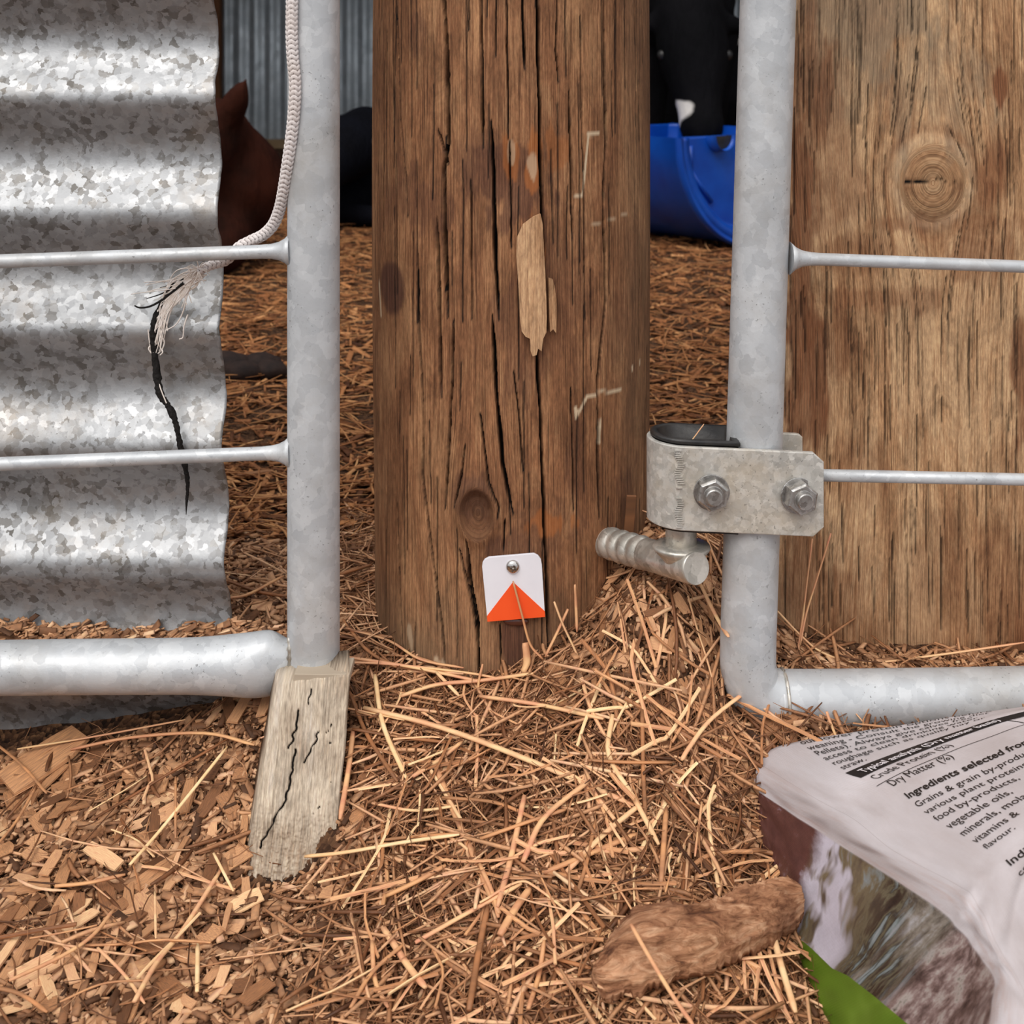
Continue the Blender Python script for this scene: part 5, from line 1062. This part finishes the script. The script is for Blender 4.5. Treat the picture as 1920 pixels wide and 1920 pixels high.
# standing and leaning ones
SB = G(1240, 1845).y-.024
STD = [([(962,1090,.8475),(978,1150,.8455),(994,1208,.842),(1018,1236,.838)],6,'straw leaning across the orange and white marker tag'),([(1039,1128,.848),(1055,1170,.845),(1075,1212,.842),(1090,1245,.838)],6,'kinked straw leaning on the post right of the marker tag'),([(1065,1142,.850),(1045,1185,.846),(1022,1232,.842)],7,'straw crossing behind the kinked straw right of the marker tag'),
 ([(1078,1096,.855),(1080,1135,.853),(1082,1185,.848)],6,'short upright straw on the heap right of the marker tag'),([(1523,1010,.858),(1512,1100,.856),(1505,1160,.854),(1494,1235,.846)],4.5,'tall thin straw standing left of its neighbour in front of the plywood panel'),([(1558,1000,.860),(1535,1075,.858),(1512,1150,.854),(1500,1210,.848)],4.5,'tall thin straw leaning right in front of the plywood panel'),
 ([(1458,1146,.855),(1500,1190,.852),(1545,1225,.850),(1620,1243,.850),(1760,1228,.852),(1925,1204,.854)],6,'long curved straw along the foot of the plywood panel'),([(1550,1334,.778),(1556,1352,.776),(1572,1392,.772)],7,'short pale straw poking up between right gate and feed bag'),([(1312,1092,.835),(1330,1130,.825),(1352,1172,.806),(1366,1194,.785)],8,'wood splinter leaning on the right gate pipe below the hinge'),
 ([(1183,1733,SB+.010),(1215,1790,SB-.004),(1262,1868,SB-.022),(1302,1925,SB-.036)],9,'pale straw lying across the bark slab'),([(1288,836,.792),(1300,822,.792),(1320,795,.792)],3.5,'thin pale straw stuck in the black bush of the hinge strap'),([(985,1205,.845),(988,1240,.842),(980,1262,.84)],16,'short thick stalk at the foot of the post under the marker tag'),([(905,1245,.849),(898,1275,.845),(896,1300,.842)],5,'short stub of straw upright at the foot of the post'),([(1070,1240,.842),(1066,1300,.83),(1065,1330,.82)],8,'dark stalk upright in the straw below the marker tag')]
for pts, wpx, lb in STD: straw_obj([P(*p) for p in pts], wpx*pts[0][2]/F, lb, mat=M['strawpale'])
sp2 = bm_obj('splinter_chip', box_bm(-.0075, .0075, -.0012, .0012, -.020, .020, .0006), M['chip1']); sp2.location = P(1181, 968, .885); sp2.rotation_euler = (.1, .06, .1); tag(sp2, 'upright wood splinter standing between the post and the hinge strap', 'wood chip'); sp2.scale = (.45, 1, .75)
for me_k in range(1):
    protos = []
for k in range(12):
    q = random.Random(k+50); L = 1.0; b_ = q.uniform(-.09, .09); kk = q.uniform(-.2, .2); pts = [(-.5, b_*.6, 0), (-.2, -b_*.1, .01*q.uniform(-1, 1)), (.1+kk, -b_*.5, .012*q.uniform(-1, 1)), (.5, b_, 0)]
    p = cr(pts, 8); rad = np.full(8, .5); V_, F_, T_ = tube(p*np.array([1, 1, 1]), np.full(8, .018), 6, np.full(8, .009), True, (0, .02, 1)); me = bpy.data.meshes.new('straw_stalk'); me.from_pydata(V_.tolist(), [], F_.tolist()+T_.tolist()); me.update(); me.materials.append(M['straw1']); protos.append(me)
ns_ = 300-len(HS)-len(STD)
for k in range(ns_):
    for _ in range(30):
        u = r1.random(); px, py = (r1.uniform(640, 1460), r1.uniform(1310, 1918)) if u < .90 else ((r1.uniform(0, 440), r1.uniform(1450, 1915)) if u < .95 else (r1.uniform(1090, 1380), r1.uniform(1150, 1400)))
        p = G(px, py)
        if not blocked(np.array([p.x]), np.array([p.y]), .012)[0] and p.y < .9: break
    L = r1.uniform(.03, .075); h = r1.uniform(0, PI); o = bpy.data.objects.new('straw_stalk', protos[k % 12]); COL.objects.link(o)
    R3 = orient(p.x, p.y, h, r1.normal(0, .07), r1.normal(0, .3)); o.matrix_world = Matrix.Translation((p.x, p.y, g(p.x, p.y)+r1.uniform(.006, .013)))@R3.to_4x4()@Matrix.Diagonal((L, L, L*.9+.012, 1))
    z_ = SGL[zone(px, py)]; tag(o, z_[0], 'straw', z_[1])
# dung by the left gate opening
dg_ = G(468, 706); bm = bmesh.new()
for dx_, dy_, s_ in ((-.03, 0, .036), (.012, .01, .030), (.03, -.012, .022), (-.005, -.02, .025)): bmesh.ops.create_icosphere(bm, subdivisions=3, radius=s_, matrix=Matrix.Translation((dg_.x+dx_, dg_.y+dy_, dg_.z+.010))@Matrix.Diagonal((1, .8, .62, 1)))
for v in bm.verts: v.co.z += .002*float(vnoise(v.co.x*150, v.co.y*150, 3))
tag(bm_obj('dung_pat', bm, M['dung'], None, True), 'dark dung pat on the bedding just beyond the left gate', 'dung')
